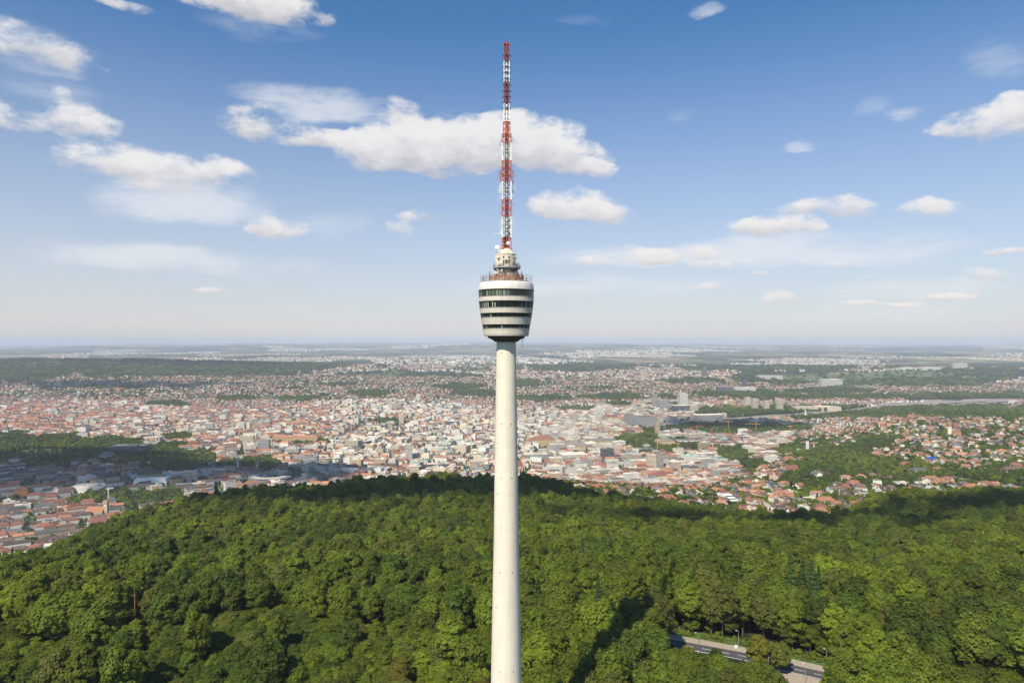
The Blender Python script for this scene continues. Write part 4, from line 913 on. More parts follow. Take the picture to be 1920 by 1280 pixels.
def batch(kind, w, l, h, rh, hip=None):
    """arrays of building templates in local space. kind: 'gable','hip','mansard','flat'. returns V (n,k,3), faces [(idx, matkind, uvfn)] matkind 0 wall 1 roof"""
    n = len(w); z0 = np.full(n, -4.0); W_, L_ = w / 2, l / 2
    P4 = [(-1, -1), (1, -1), (1, 1), (-1, 1)]
    V = [np.stack([sx * W_, sy * L_, z0], -1) for sx, sy in P4] + [np.stack([sx * W_, sy * L_, h], -1) for sx, sy in P4]
    fac = [((0, 1, 5, 4), 0, 'w'), ((1, 2, 6, 5), 0, 'l'), ((2, 3, 7, 6), 0, 'w'), ((3, 0, 4, 7), 0, 'l')]
    if kind == 'flat':
        t = .45; V += [np.stack([sx * (W_ - t), sy * (L_ - t), h], -1) for sx, sy in P4] + [np.stack([sx * (W_ - t), sy * (L_ - t), h - .7], -1) for sx, sy in P4]
        for i in range(4):
            j = (i + 1) % 4; fac += [((4 + i, 4 + j, 8 + j, 8 + i), 1, None), ((8 + i, 8 + j, 12 + j, 12 + i), 1, None)]
        fac.append(((12, 13, 14, 15), 1, None))
        # plant room
        cx_, cy_ = W_ * .25, L_ * -.2; bw, bl = W_ * .32, L_ * .28; hh = np.minimum(3.2, rh + 1.2)
        k0 = 16; V += [np.stack([cx_ + sx * bw, cy_ + sy * bl, h - .7], -1) for sx, sy in P4] + [np.stack([cx_ + sx * bw, cy_ + sy * bl, h + hh], -1) for sx, sy in P4]
        for i in range(4): j = (i + 1) % 4; fac.append(((k0 + i, k0 + j, k0 + 4 + j, k0 + 4 + i), 2, None))
        fac.append(((k0 + 4, k0 + 5, k0 + 6, k0 + 7), 2, None))
    elif kind == 'mansard':
        o = .4; i_ = np.minimum(rh * .75, W_ * .7)
        V += [np.stack([sx * (W_ + o), sy * (L_ + o), h - .1], -1) for sx, sy in P4] + [np.stack([sx * (W_ - i_), sy * (L_ - i_ * .8), h + rh], -1) for sx, sy in P4] + [np.stack([sx * (W_ - i_) * .15, sy * (L_ - i_ * .8) * .75, h + rh * 1.28], -1) for sx, sy in P4]
        for i in range(4):
            j = (i + 1) % 4; fac += [((8 + i, 8 + j, 12 + j, 12 + i), 1, None), ((12 + i, 12 + j, 16 + j, 16 + i), 1, None)]
        fac.append(((16, 17, 18, 19), 1, None))
    else:
        o = .55; hp = (0.0 if kind == 'gable' else 1.0); e = [np.stack([sx * (W_ + o), sy * (L_ + o * .7), h - .25 + 0 * w], -1) for sx, sy in P4]
        ins = hp * np.minimum(W_ * .85, L_ * .8)
        rdg = [np.stack([0 * w, -(L_ + o * .7 - ins), h + rh], -1), np.stack([0 * w, (L_ + o * .7 - ins), h + rh], -1)]
        V += e + rdg                               # 8-11 eaves, 12,13 ridge
        und = [q - np.array([0, 0, .3]) for q in e]; V += und; V += [q - np.array([0, 0, .3]) for q in rdg]   # 14-17, 18-19
        fac += [((11, 8, 12, 13), 1, None), ((9, 10, 13, 12), 1, None)]
        if kind == 'gable':
            V += [np.stack([0 * w, -L_, h + rh - .35], -1), np.stack([0 * w, L_, h + rh - .35], -1)]
            fac += [((4, 5, 20), 0, 'g'), ((6, 7, 21), 0, 'g')]
            fac += [((8, 14, 18, 12), 1, None), ((12, 18, 15, 9), 1, None), ((10, 16, 19, 13), 1, None), ((13, 19, 17, 11), 1, None), ((8, 11, 17, 14), 1, None), ((9, 15, 16, 10), 1, None), ((14, 17, 19, 18), 1, None), ((15, 18, 19, 16), 1, None)]
        else:
            fac += [((8, 9, 12), 1, None), ((10, 11, 13), 1, None), ((8, 14, 15, 9), 1, None), ((9, 15, 16, 10), 1, None), ((10, 16, 17, 11), 1, None), ((11, 17, 14, 8), 1, None)]
        # chimney
        k0 = len(V); cx_ = W_ * .3; cw = .5
        V += [np.stack([cx_ + sx * cw, L_ * .2 + sy * cw * 1.4, h + rh * .3], -1) for sx, sy in P4] + [np.stack([cx_ + sx * cw, L_ * .2 + sy * cw * 1.4, h + rh * 1.12], -1) for sx, sy in P4]
        for i in range(4): j = (i + 1) % 4; fac.append(((k0 + i, k0 + j, k0 + 4 + j, k0 + 4 + i), 2, None))
        fac.append(((k0 + 4, k0 + 5, k0 + 6, k0 + 7), 2, None))
        # dormers on both slopes
        if kind == 'gable' or True:
            for sgn in (-1, 1):
                dk = 4 + sgn; k0 = len(V); dw = np.minimum(1.6, L_ * .3); xo = W_ * .78 * sgn; xi = W_ * .25 * sgn; zb = h + rh * .12; zt = h + rh * .66
                V += [np.stack([xo, -dw, zb], -1), np.stack([xo, dw, zb], -1), np.stack([xo, dw, zt], -1), np.stack([xo, -dw, zt], -1), np.stack([xi, dw, zt + .2], -1), np.stack([xi, -dw, zt + .2], -1), np.stack([xi, dw, zb], -1), np.stack([xi, -dw, zb], -1)]
                fac += [((k0, k0+1, k0+2, k0+3) if sgn > 0 else (k0+3, k0+2, k0+1, k0), dk, 'd'), ((k0+3, k0+2, k0+4, k0+5) if sgn > 0 else (k0+5, k0+4, k0+2, k0+3), dk + 1, None), ((k0+1, k0+6, k0+4, k0+2) if sgn > 0 else (k0+2, k0+4, k0+6, k0+1), dk, 'd'), ((k0, k0+3, k0+5, k0+7) if sgn > 0 else (k0+7, k0+5, k0+3, k0), dk, 'd')]
    return np.stack(V, 1), fac
def batch_mesh(name, kind, x, y, z, rot, w, l, h, rh, wm, rm, split=False):
    """one mesh (world space) out of many buildings"""
    V, fac = batch(kind, w, l, h, rh); n, k, _ = V.shape
    c, s = np.cos(rot)[:, None], np.sin(rot)[:, None]; X = V[..., 0] * c - V[..., 1] * s + x[:, None]; Y = V[..., 0] * s + V[..., 1] * c + y[:, None]; Z = V[..., 2] + z[:, None]
    VV = np.stack([X, Y, Z], -1).reshape(-1, 3); base = (np.arange(n) * k)[:, None]; out = {}
    seed = (np.arange(n) * 7.0)
    for idx, mk, u in fac:
        F_ = base + np.array(idx)[None]; ma = (wm if mk in (0, 3, 5) else rm) if not split else np.array([mk]); m = len(idx); uv = np.zeros((n, m, 2))
        if u in ('w', 'l'):
            L_ = w if u == 'w' else l
            L_ = np.maximum(1, np.round(L_ / 2.7)) * 2.7; hh = np.maximum(1, np.round(h / 3.1)) * 3.1
            uv[:, 0] = np.stack([0 * L_, -4 + 0 * h], -1); uv[:, 1] = np.stack([L_, -4 + 0 * h], -1); uv[:, 2] = np.stack([L_, hh], -1); uv[:, 3] = np.stack([0 * L_, hh], -1); uv[..., 0] += (seed * 2.7)[:, None]
        elif u == 'd':
            uv[:] = np.array([(0.3, 4.0), (2.4, 4.0), (2.4, 5.6), (0.3, 5.6)])[None, :m]
        elif u == 'g':
            uv[:] = np.array([(0, 6.2), (5.4, 6.2), (2.7, 9.3)])[None]
        out.setdefault(m, []).append((F_, ma, uv))
    return VV, [(np.concatenate([q[0] for q in L]), np.concatenate([q[1] for q in L]), np.concatenate([q[2] for q in L])) for L in out.values()]

def split_obj(name, kind, x, y, z, rot, w, l, h, rh, wi, ri, label, cat, group, parts):
    A = lambda v: np.array([float(v)]); VV, fl = batch_mesh(name, kind, A(0), A(0), A(0), A(0), A(w), A(l), A(h), A(rh), np.array([0]), np.array([1]), True)
    wall_k = (0, 3, 5)
    if not parts:
        fl = [(f, np.where(np.isin(m, wall_k), 0, 1), u) for f, m, u in fl]
        o = link(name, np_mesh(name, VV, fl, [BM[wi], BM[ri]]), None, (x, y, z), rot); return tag(o, label, cat, group)
    e = empty(name, (x, y, z), rot, label, cat, group)
    roof_o = None
    for nm, mis in (('walls', (0,)), ('roof', (1,)), ('plant_room' if kind == 'flat' else 'chimney', (2,)), ('dormer', (3, 4)), ('dormer', (5, 6))):
        fl2 = []
        for f, m, u in fl:
            k = np.isin(m, mis)
            if k.any(): fl2.append((f[k], np.where(np.isin(m[k], wall_k), 0, 1), u[k]))
        if not fl2: continue
        used = np.unique(np.concatenate([f.ravel() for f, _, _ in fl2])); mp = np.full(len(VV), -1); mp[used] = np.arange(len(used))
        q = link(nm, np_mesh(nm, VV[used], [(mp[f], m, u) for f, m, u in fl2], [BM[wi], BM[ri]]), e if mis[0] < 2 else roof_o)
        if nm == 'roof': roof_o = q
    return e

# ---- landmarks placed where they stand in the town
def spot(px, py, dmin=800): return ground_at(px, py, 0.0, dmin)
FOOT = []                                          # footprints (x, y, radius) kept free of ordinary buildings
def mpp(y): return y / F                           # metres per photo pixel at depth y
def landmark(name, cat, label, px, py, wpx, kind, h, rh, depth, rot=0.0, wall='white', roof='orange', office=None, group=None, parts=True, dmin=800):
    """wpx: width in photo pixels across; depth: extent away from the viewer in metres; py: where its foot stands"""
    x, y = spot(px, py, dmin); w = wpx * mpp(y); y += depth / 2; z = H(x, y)
    wi = [n for n, _ in WALLS].index(wall) if office is None else NW + office; ri = RO + [n for n, _ in ROOFS].index(roof)
    FOOT.append((x, y, max(w, depth) * .55 + 3, w / 2 + 4, depth / 2 + 4, rot))
    if kind in ('gable', 'hip') and w > depth:     # ridge runs along the long side
        return split_obj(name, kind, x, y, z, rot + math.pi / 2, depth, w, h, rh, wi, ri, label, cat, group, parts)
    return split_obj(name, kind, x, y, z, rot, w, depth, h, rh, wi, ri, label, cat, group, parts)
LM = [ # villas on the near slopes (name, cat, label, px, foot py, width px, kind, h, rh, depth, rot, wall, roof, office)
 ('house','villa','long low red roofed yellow villa alone in the trees nearest the wood',1258,943,24,'hip',6,5,14,.15,'ochre','brick-red'),
 ('house','villa','low brick-red roofed white house below the wood crest close to the shaft',1126,911,21,'hip',5,4,12,.1,'white','brick-red'),
 ('house','villa','small brown gabled white house joined to the low brick-red one',1143,910,14,'gable',7,6,12,.9,'white','dark brown'),
 ('house','villa','orange roofed house behind the cubic white villa',1163,905,20,'hip',6,5,13,.1,'white','orange'),
 ('apartment_building','apartment block','cubic white flat roofed villa with big dark openings among the dark trees',1184,914,17,'flat',12,1,12,.1,'white','pale flat'),
 ('house','villa','white steep gabled house with orange roof facing the camera at the crest',1219,895,21,'gable',9,8,16,.2,'white','orange'),
 ('house','villa','broad orange hipped roof behind the steep gabled white house',1252,886,22,'hip',7,7,18,-.1,'cream','orange'),
 ('house','villa','dark roofed white house low beside the stack of white terraces',1216,914,16,'hip',8,5,12,0,'white','dark brown'),
 ('apartment_building','apartment block','white house with grey roof and stacked balconies in the midst of the near villas',1248,910,20,'gable',10,5,12,.6,'white','slate grey'),
 ('house','villa','red tiled white house beside the stacked balconies',1262,907,14,'gable',9,6,12,-.5,'white','brick-red'),
 ('house','villa','brown roofed house half hidden above the long yellow villa',1236,928,20,'gable',8,6,12,.7,'white','dark brown'),
 ('house','villa','large red villa with many steep roofs next to the wood hill',1312,921,24,'gable',13,10,18,.3,'pale pink','brick-red'),
 ('house','villa','lower red wing at the foot of the large red villa',1296,925,16,'hip',8,6,14,0,'pale pink','brick-red'),
 ('house','villa','small bright orange roofed house below the large red villa',1309,934,11,'gable',6,5,9,.4,'white','orange'),
 ('house','villa','small orange hut left over between the red wing and the wood',1285,933,10,'hip',6,4,9,0,'cream','orange'),
 ('house','villa','black and white gabled house beside the bluish spruce',1351,940,14,'gable',8,7,12,-.5,'white','slate grey'),
 ('house','villa','low brown roofed house right below the black and white gabled one',1362,946,16,'hip',5,4,10,0,'white','dark brown'),
 ('house','villa','round orange roofed house just past the white terraced block',1421,940,13,'hip',7,6,11,.3,'white','orange'),
 ('house','villa','small white house with orange gable at the wood edge past the terraced block',1466,956,10,'gable',7,5,9,.6,'white','orange'),
 ('house','villa','crimson roofed white house tucked into the wood edge',1543,962,28,'hip',6,7,13,-.1,'white','brick-red'),
 ('apartment_building','apartment block','white block with long orange hipped roof above the crimson roofed house',1550,948,32,'hip',9,5,13,.1,'white','orange'),
 ('apartment_building','apartment block','flat white block left of trees below the lone small white gabled house',1521,944,20,'flat',9,1,12,.1,'cream','pale flat'),
 ('house','villa','lone small white house with brown gable among green gardens',1541,932,14,'gable',7,5,11,.5,'white','dark brown'),
 ('house','villa','white steep gabled house pair with brown roofs on the lower villa hill',1589,938,19,'gable',8,8,12,-.6,'white','dark brown'),
 ('house','villa','ochre walled house with brown hipped roof nearest the wood edge',1617,951,15,'hip',8,6,12,.2,'orange','dark brown'),
 ('house','villa','bright orange hipped roof house touching the wood edge',1638,947,20,'hip',6,6,13,.1,'cream','orange'),
 ('house','villa','brown roofed house beside the ochre walled house by the wood edge',1580,948,16,'hip',7,5,11,.3,'grey','dark brown'),
 ('apartment_building','apartment block','white slab block with brown roof standing gable-on at the path bend',1659,932,18,'gable',12,6,16,.35,'white','dark brown'),
 ('apartment_building','apartment block','white slab block with dark hipped roof next to the one at the path bend',1681,938,17,'gable',10,5,16,.3,'white','slate grey'),
 ('house','villa','small orange roofed white house below the dark hipped slab',1700,940,17,'gable',6,5,12,.7,'white','orange'),
 ('apartment_building','apartment block','white block with black mansard roof and balconies on the lower villa hill',1728,929,20,'mansard',10,5,14,.3,'white','slate grey'),
 ('apartment_building','apartment block','white block with grey roof next in line to the black mansard block',1747,934,20,'gable',10,5,14,.3,'white','dark brown'),
 ('apartment_building','apartment block','salmon roofed white block last in line from the black mansard block',1767,938,20,'gable',8,5,14,.25,'white','orange'),
 ('house','villa','red roofed house half sunk into the wood past the salmon roofed block',1791,937,15,'hip',5,4,12,.2,'cream','brick-red'),
 ('house','villa','lone orange hipped roof peeping out of the trees under the road bridge',1850,934,20,'hip',5,5,13,0,'cream','orange'),
 ('apartment_building','apartment block','white low modern block with bands of balconies beside the path bend',1692,913,26,'flat',9,1,14,.1,'white','pale flat'),
 ('house','villa','brown hipped roof pale yellow house above the path bend',1670,905,17,'hip',9,6,13,.2,'cream','dark brown'),
 ('house','villa','brown roofed house in trees above the wooded hollow of the villa hill',1637,898,20,'hip',8,5,13,.3,'cream','dark brown'),
 ('apartment_building','apartment block','building under works with bright blue sheeting on its roof',1752,872,28,'flat',11,3,16,.1,'white','grey flat'),
 ('apartment_building','apartment block','long white modern block with roof terraces left of the blue sheeted one',1694,857,40,'flat',10,2,18,.1,'white','pale flat'),
 ('house','villa','long orange hipped roof villa before the copper beeches',1651,860,26,'hip',8,6,14,-.1,'cream','orange'),
 ('house','villa','pink brown roofed white villa below the long orange roofed villa',1700,878,22,'hip',8,6,14,.1,'white','brick-red'),
 ('house','villa','orange hipped roof house beside the wide grey roofed terraces',1760,886,20,'hip',7,5,13,.2,'white','orange'),
 ('apartment_building','apartment block','wide terrace of white flats under dark grey roofs',1727,889,34,'mansard',8,4,14,.1,'white','slate grey'),
 ('apartment_building','apartment block','long white flat roofed block with parking rows before it, high on the villa hill',1868,868,42,'flat',9,2,16,.05,'white','pale flat'),
 ('house','villa','long brown roofed building at the outer end of the villa hill',1906,888,44,'hip',9,6,15,.1,'cream','dark brown'),
 ('house','villa','ochre house with brown roof beside the long flat roofed block',1888,864,26,'hip',9,6,15,.1,'ochre','dark brown'),
 ('house','villa','twin orange roofed yellow house on the hill top above all villas',1696,796,15,'gable',9,8,14,.4,'cream','orange'),
 ('house','villa','steep orange roofed yellow house below the topmost villa',1656,800,13,'gable',8,7,13,-.3,'cream','orange'),
 ('house','villa','orange roofed white villa right beside the slim white tower',1530,838,18,'hip',9,7,15,.1,'white','orange'),
 ('house','villa','large orange roofed ochre villa below the slim white tower',1482,868,22,'hip',11,8,18,.2,'ochre','orange'),
 ('apartment_building','apartment block','row of steep pink gabled town houses below the large ochre villa',1485,890,26,'gable',13,8,14,.2,'pale pink','brick-red'),
 ('apartment_building','apartment block','pink and white mansion row with steep red roofs by the winding street, upper end',1432,888,24,'gable',13,9,18,.8,'pale pink','orange'),
 ('apartment_building','apartment block','pink and white mansion row with steep red roofs by the winding street, lower end',1458,905,30,'gable',14,9,18,1.0,'pale pink','orange'),
 # town landmarks
 ('factory_hall','hall','long white flat roofed factory hall behind the church',158,924,62,'flat',12,2,50,.1,'white','pale flat'),
 ('office_building','office block','dark grey stepped office block above the wooded town hill',235,851,62,'flat',24,6,50,.05,'grey','grey flat',3),
 ('house','villa','bright orange painted house in the shaded valley quarter',38,931,23,'mansard',16,5,16,.1,'orange','brick-red'),
 ('apartment_building','apartment block','large dark brown roofed block with white walls nearest the wood in the valley',93,1028,74,'hip',9,8,40,-.1,'white','dark brown'),
 ('apartment_building','apartment block','yellow end house of the row under the wooded town hill',150,898,20,'hip',18,6,20,.1,'ochre','orange'),
 ('apartment_building','apartment block','brown house with arched windows beside the yellow end house',127,897,22,'mansard',18,6,20,.1,'sandstone','dark brown'),
 ('apartment_building','apartment block','grey stone mansion completing the row under the wooded town hill',180,896,22,'mansard',18,6,20,.1,'sandstone','slate grey'),
 ('mansion','mansion','pale domed mansion in the park on the wooded town hill',196,864,24,'mansard',15,8,24,.1,'cream','grey flat'),
 ('house','villa','small pale box shaped villa in the wood at the valley end',25,872,18,'flat',16,2,18,.1,'cream','grey flat'),
 ('office_building','office block','light ribbed white hospital slab beside the white hall',340,905,45,'flat',26,3,30,.5,'white','pale flat',0),
 ('office_building','office block','flat ochre yellow hall building behind the rail viaduct',390,892,56,'flat',16,2,26,.15,'cream','pale flat',1),
 ('town_hall','long hall','very long ochre building with orange corner roofs behind a row of trees',552,832,86,'hip',24,7,30,.02,'ochre','orange'),
 ('office_building','office block','blue striped grey office tower near the long ochre building',493,848,20,'flat',42,3,22,.1,'grey','grey flat',2),
 ('office_building','office block','cream ribbed office block above the striped office tower',461,834,26,'flat',32,3,22,.1,'cream','pale flat',1),
 ('office_building','office block','grey modern quarter with ribbon windows at the broad street mouth, front',570,872,44,'flat',26,3,40,.1,'grey','grey flat',2),
 ('office_building','office block','grey modern quarter with ribbon windows at the broad street mouth, rear',545,858,26,'flat',28,3,40,.1,'grey','pale flat',4),
 ('high_rise','high-rise','white town hall tower with clock storey amid the pale flat roofs',766,868,13,'flat',58,6,18,.1,'white','pale flat',0),
 ('high_rise','high-rise','slim white stair tower block beside the red roofs before the town hall tower',779,888,11,'flat',34,3,14,.1,'white','pale flat',0),
 ('high_rise','high-rise','cream high-rise at the far rim of the centre before green trees',752,799,9,'flat',50,2,18,.1,'cream','pale flat',1),
 ('high_rise','high-rise','small white high-rise on the far pink slope, chimney side',783,752,8,'flat',40,2,18,.1,'white','pale flat',0),
 ('high_rise','high-rise','white high-rise on the far slope at the end of the long avenue',597,766,10,'flat',40,2,24,.1,'white','pale flat',0),
 ('office_building','office block','white colonnaded block with dark tall openings before the wood crest',820,884,42,'flat',22,2,30,.25,'white','pale flat',3),
 ('office_building','office block','broad cream block with open top colonnade touching the shaft',898,880,32,'flat',24,4,40,.15,'cream','pale flat',1),
 ('high_rise','high-rise','dark glass twin slab tower in the middle of the pale centre',1139,864,22,'flat',38,3,22,.3,'grey','grey flat',3),
 ('high_rise','high-rise','cream slab tower in the trees behind the villas',1224,883,19,'flat',46,3,18,.2,'cream','pale flat',1),
 ('high_rise','high-rise','brown striped slab tower joined to the cream slab tower',1238,884,11,'flat',52,3,18,.2,'grey','grey flat',4),
 ('high_rise','high-rise','shorter yellow slab block past the striped slab tower',1268,890,18,'flat',36,3,16,.2,'cream','pale flat',1),
 ('railway_station','station','massive dark roofed grey station headquarters block',1203,803,54,'flat',46,4,90,.15,'grey','grey flat',2),
 ('station_tower','tower','square stone station clock tower beside the massive grey block',1233,815,8,'flat',56,2,18,.15,'sandstone','grey flat'),
 ('office_building','office block','sandstone office block with red roof behind the pale centre',1145,792,26,'hip',28,7,40,.1,'sandstone','brick-red'),
 ('office_building','office block','beige tower block next to the sandstone office block',1076,790,15,'flat',34,3,24,.1,'cream','pale flat',1),
 ('office_building','office block','white tower block nearest the shaft on the road side',1034,795,11,'flat',40,3,20,.1,'white','pale flat',0),
 ('opera_house','opera house','pale yellow temple-like hall beside the green park lake',1250,838,30,'hip',22,7,50,.1,'ochre','grey flat'),
 ('palace','palace','long ochre palace wing with grey roof near the orange roofed castle',1062,846,74,'hip',20,6,26,-.05,'ochre','grey flat'),
 ('palace','palace','second ochre palace wing further out towards the park',1130,836,56,'hip',20,6,26,.25,'ochre','grey flat'),
 ('castle','castle','old castle with bright orange roofs right beside the shaft',1018,837,44,'hip',24,11,60,.1,'ochre','orange'),
 ('market_hall','hall','orange roofed hall beside the dark glass tower',1110,866,34,'hip',13,8,36,.4,'cream','orange'),
 ('office_building','office block','white modern museum block with tall slots near the shaft',1004,868,46,'flat',26,3,50,.1,'white','pale flat',2),
 ('office_building','office block','white terraced office block past the museum block',1075,864,48,'flat',20,3,50,.2,'white','pale flat',0),
 ('office_building','office block','glassy cube building at the centre edge before the vineyard hill',1000,806,22,'flat',20,2,40,.1,'white','pale flat',3),
 ('office_building','office block','low dark theatre block in front of the park trees',1208,850,40,'flat',14,3,40,.1,'grey','grey flat',3),
 ('bank_tower','high-rise','copper coloured scaffolded tower on the new quarter behind the station',1228,769,8,'flat',80,3,20,.1,'orange','grey flat',4),
 ('bank_tower','high-rise','grey bank slab tower behind the station',1245,771,20,'flat',58,4,40,.1,'grey','grey flat',2),
 ('bank_tower','high-rise','rounded white bank tower tallest of the new quarter',1282,768,15,'flat',90,5,36,.1,'white','pale flat',0),
 ('office_building','office block','white ribbed block with dark slots behind the station tracks',1278,776,30,'flat',44,3,50,.1,'white','pale flat',3),
 ('office_building','office block','pale round library-like block behind the station tracks',1299,774,20,'flat',40,3,50,.1,'cream','pale flat',1),
 ('office_building','office block','glassy grey office row along the station tracks',1330,788,56,'flat',26,3,50,.2,'grey','pale flat',2),
 ('high_rise','high-rise','first of four pale yellow residential towers beyond the tracks',1403,764,10,'flat',58,3,22,.1,'cream','pale flat',1),
 ('high_rise','high-rise','second of four pale residential towers beyond the tracks, white and wide',1416,770,11,'flat',66,3,24,.1,'white','pale flat',1),
 ('high_rise','high-rise','third of four pale residential towers beyond the tracks',1438,771,9,'flat',56,3,22,.1,'cream','pale flat',1),
 ('high_rise','high-rise','fourth of four pale residential towers beyond the tracks, slightly taller',1463,772,11,'flat',68,3,24,.1,'cream','pale flat',1),
 ('office_building','office block','long cream barracks-like block beside the red roofed valley quarter',1535,771,84,'flat',26,3,60,-.05,'cream','pale flat',1),
 ('office_building','office block','long white clinic slab on the green vineyard ridge',1445,711,46,'flat',34,3,60,0,'white','pale flat',0),
 ('office_building','office block','dark grey long office block on the far slope',1360,735,26,'flat',36,3,60,.0,'grey','grey flat',3),
 ('office_building','office block','white long office block beside the dark grey one on the far slope',1398,735,38,'flat',34,3,60,.0,'white','pale flat',0),
 ('high_rise','high-rise','grey brown slab tower on the far slope under the horizon fields',1322,706,8,'flat',90,4,30,.0,'grey','grey flat',3),
 ('high_rise','high-rise','twin brown tower blocks beyond the long white slab',1397,727,8,'flat',60,4,30,.0,'pale pink','grey flat',3),
 ('office_building','office block','pale blue glass block before the vineyard ridge',1560,725,40,'flat',60,3,60,.0,'grey','pale flat',0),
 ('high_rise','high-rise','long white slab estate on the far horizon ridge, upper',1801,692,26,'flat',70,3,40,0,'white','pale flat',0),
 ('high_rise','high-rise','long white slab estate on the far horizon ridge, lower and broader',1747,695,34,'flat',40,3,40,0,'white','pale flat',0),
 ('high_rise','high-rise','white slab estate on the far ridge nearest the tracks',1700,695,24,'flat',36,3,40,0,'white','pale flat',0),
 ('museum_building','hall','green glass roofed white hall by the park trees near the glass pavilion',1290,834,36,'flat',16,3,40,.1,'white','grey flat',0),
]
for q in LM: landmark(q[0], q[1], q[2], q[3], q[4], q[5], q[6], q[7], q[8], q[9], q[10], q[11], q[12], q[13] if len(q) > 13 else None)
# white stepped terrace block
x, y = spot(1386, 953); z = H(x, y); e = empty('terrace_building', (x, y, z), .25, 'white stepped terrace block climbing the slope at the wood edge', 'apartment block'); FOOT.append((x, y + 12, 30, 16, 26, 0))
b = MB()
for k in range(5): b.box((0 - k * 1.2, 4 + k * 5.5, 0 + k * 2.9), (15 - k * .8, 14, 9 + 0 * k))
b.build('walls', M['white'], e); 
for k in range(5):
    g = MB(); g.box((-k * 1.2, -3.03 + k * 5.5, 2.6 + k * 2.9), (12.5, .12, 1.5)); g.build('window_strip', M['glass'], e)
r = MB(); v = [(-10.5, 28, 17), (2, 28, 17), (2, 40, 17), (-10.5, 40, 17), (-4.5, 34, 22)]; r.add(v, [(0, 1, 4), (1, 2, 4), (2, 3, 4), (3, 0, 4), (3, 2, 1, 0)]); r.build('roof', BM[RO + 1], e)
b = MB(); b.box((-4.3, 34, 8), (11.5, 11, 18)); b.build('stair_house', M['white'], e)
# churches
def church(px, py, label, tw, th, nave, roof_h, wall, roof, helm, side=-1, rot=0.0):
    x, y = spot(px, py); z = H(x, y); e = empty('church', (x, y, z), rot, label, 'church'); FOOT.append((x, y, nave * .8, nave * .8, nave * .8, 0))
    wm_ = BM[[n for n, _ in WALLS].index(wall)]; rm_ = BM[RO + [n for n, _ in ROOFS].index(roof)]
    VV, fl = batch_mesh('nave', 'gable', *(np.array([float(q)]) for q in (0, 0, 0, math.pi / 2, nave * .55, nave, nave * .38, roof_h)), np.array([0]), np.array([1]))
    # plain nave without dormers: build by hand
    w, l, h = nave * .55, nave, nave * .34; m = MB(); ox = side * (nave * .5 + tw * .4)
    m.box((ox, 0, h / 2 - 2), (l, w, h + 4)); m.add([(ox - l/2, -w/2, h), (ox - l/2, w/2, h), (ox - l/2, 0, h + roof_h), (ox + l/2, -w/2, h), (ox + l/2, w/2, h), (ox + l/2, 0, h + roof_h)], [(0, 2, 1), (3, 4, 5)]); m.build('nave', wm_, e)
    m = MB(); o = .6; m.add([(ox - l/2, -w/2 - o, h - .4), (ox + l/2, -w/2 - o, h - .4), (ox + l/2, 0, h + roof_h + .1), (ox - l/2, 0, h + roof_h + .1), (ox - l/2, w/2 + o, h - .4), (ox + l/2, w/2 + o, h - .4)], [(0, 1, 2, 3), (5, 4, 3, 2)]); m.build('roof', rm_, e)
    for k in range(5): m = MB(); m.box((ox - l * .4 + k * l * .2, -w/2 - .03, h * .55), (1.3, .1, h * .55)); m.build('window', M['glass'], e)
    m = MB(); m.box((0, 0, th / 2 - 2), (tw, tw, th + 4)); t_ = m.build('bell_tower', wm_, e)
    m = MB()
    for zz in (th * .88,):
        for sx in (-.22, .22): m.box((sx * tw, -tw/2 - .03, zz), (tw * .2, .1, th * .09))
    m.build('belfry_opening', M['darkmetal'], t_); m = MB(); m.bar((0, -tw/2 - .02, th * .76), (0, -tw/2 - .12, th * .76), tw * .22, 20); m.build('clock_face', M['white'], t_)
    m = MB(); hh = helm; m.add([(-tw/2 - .3, -tw/2 - .3, th), (tw/2 + .3, -tw/2 - .3, th), (tw/2 + .3, tw/2 + .3, th), (-tw/2 - .3, tw/2 + .3, th), (0, 0, th + hh)], [(0, 1, 4), (1, 2, 4), (2, 3, 4), (3, 0, 4), (3, 2, 1, 0)]); m.bar((0, 0, th + hh - .3), (0, 0, th + hh + 2), .12); m.build('helm_roof', rm_, t_)
church(199, 969, 'stone church with orange roofed nave and tall pale belfry tower in the valley', 8, 34, 36, 11, 'sandstone', 'orange', 4, -1, .05)
church(1780, 818, 'white gabled church with square ochre tower on top of the villa hill', 9, 30, 26, 10, 'cream', 'orange', 5, 1, -.3)
church(981, 882, 'red brick church with dark twin openings close beside the shaft', 8, 40, 44, 13, 'pale pink', 'brick-red', 8, -1, .1)
church(482, 888, 'yellow spired stone church behind the curved glass building', 8, 34, 32, 11, 'ochre', 'orange', 16, -1, .2)
church(1510, 784, 'small far church with pointed copper spire at the end of the park trees', 8, 30, 24, 8, 'white', 'copper green', 22, 1, 0)
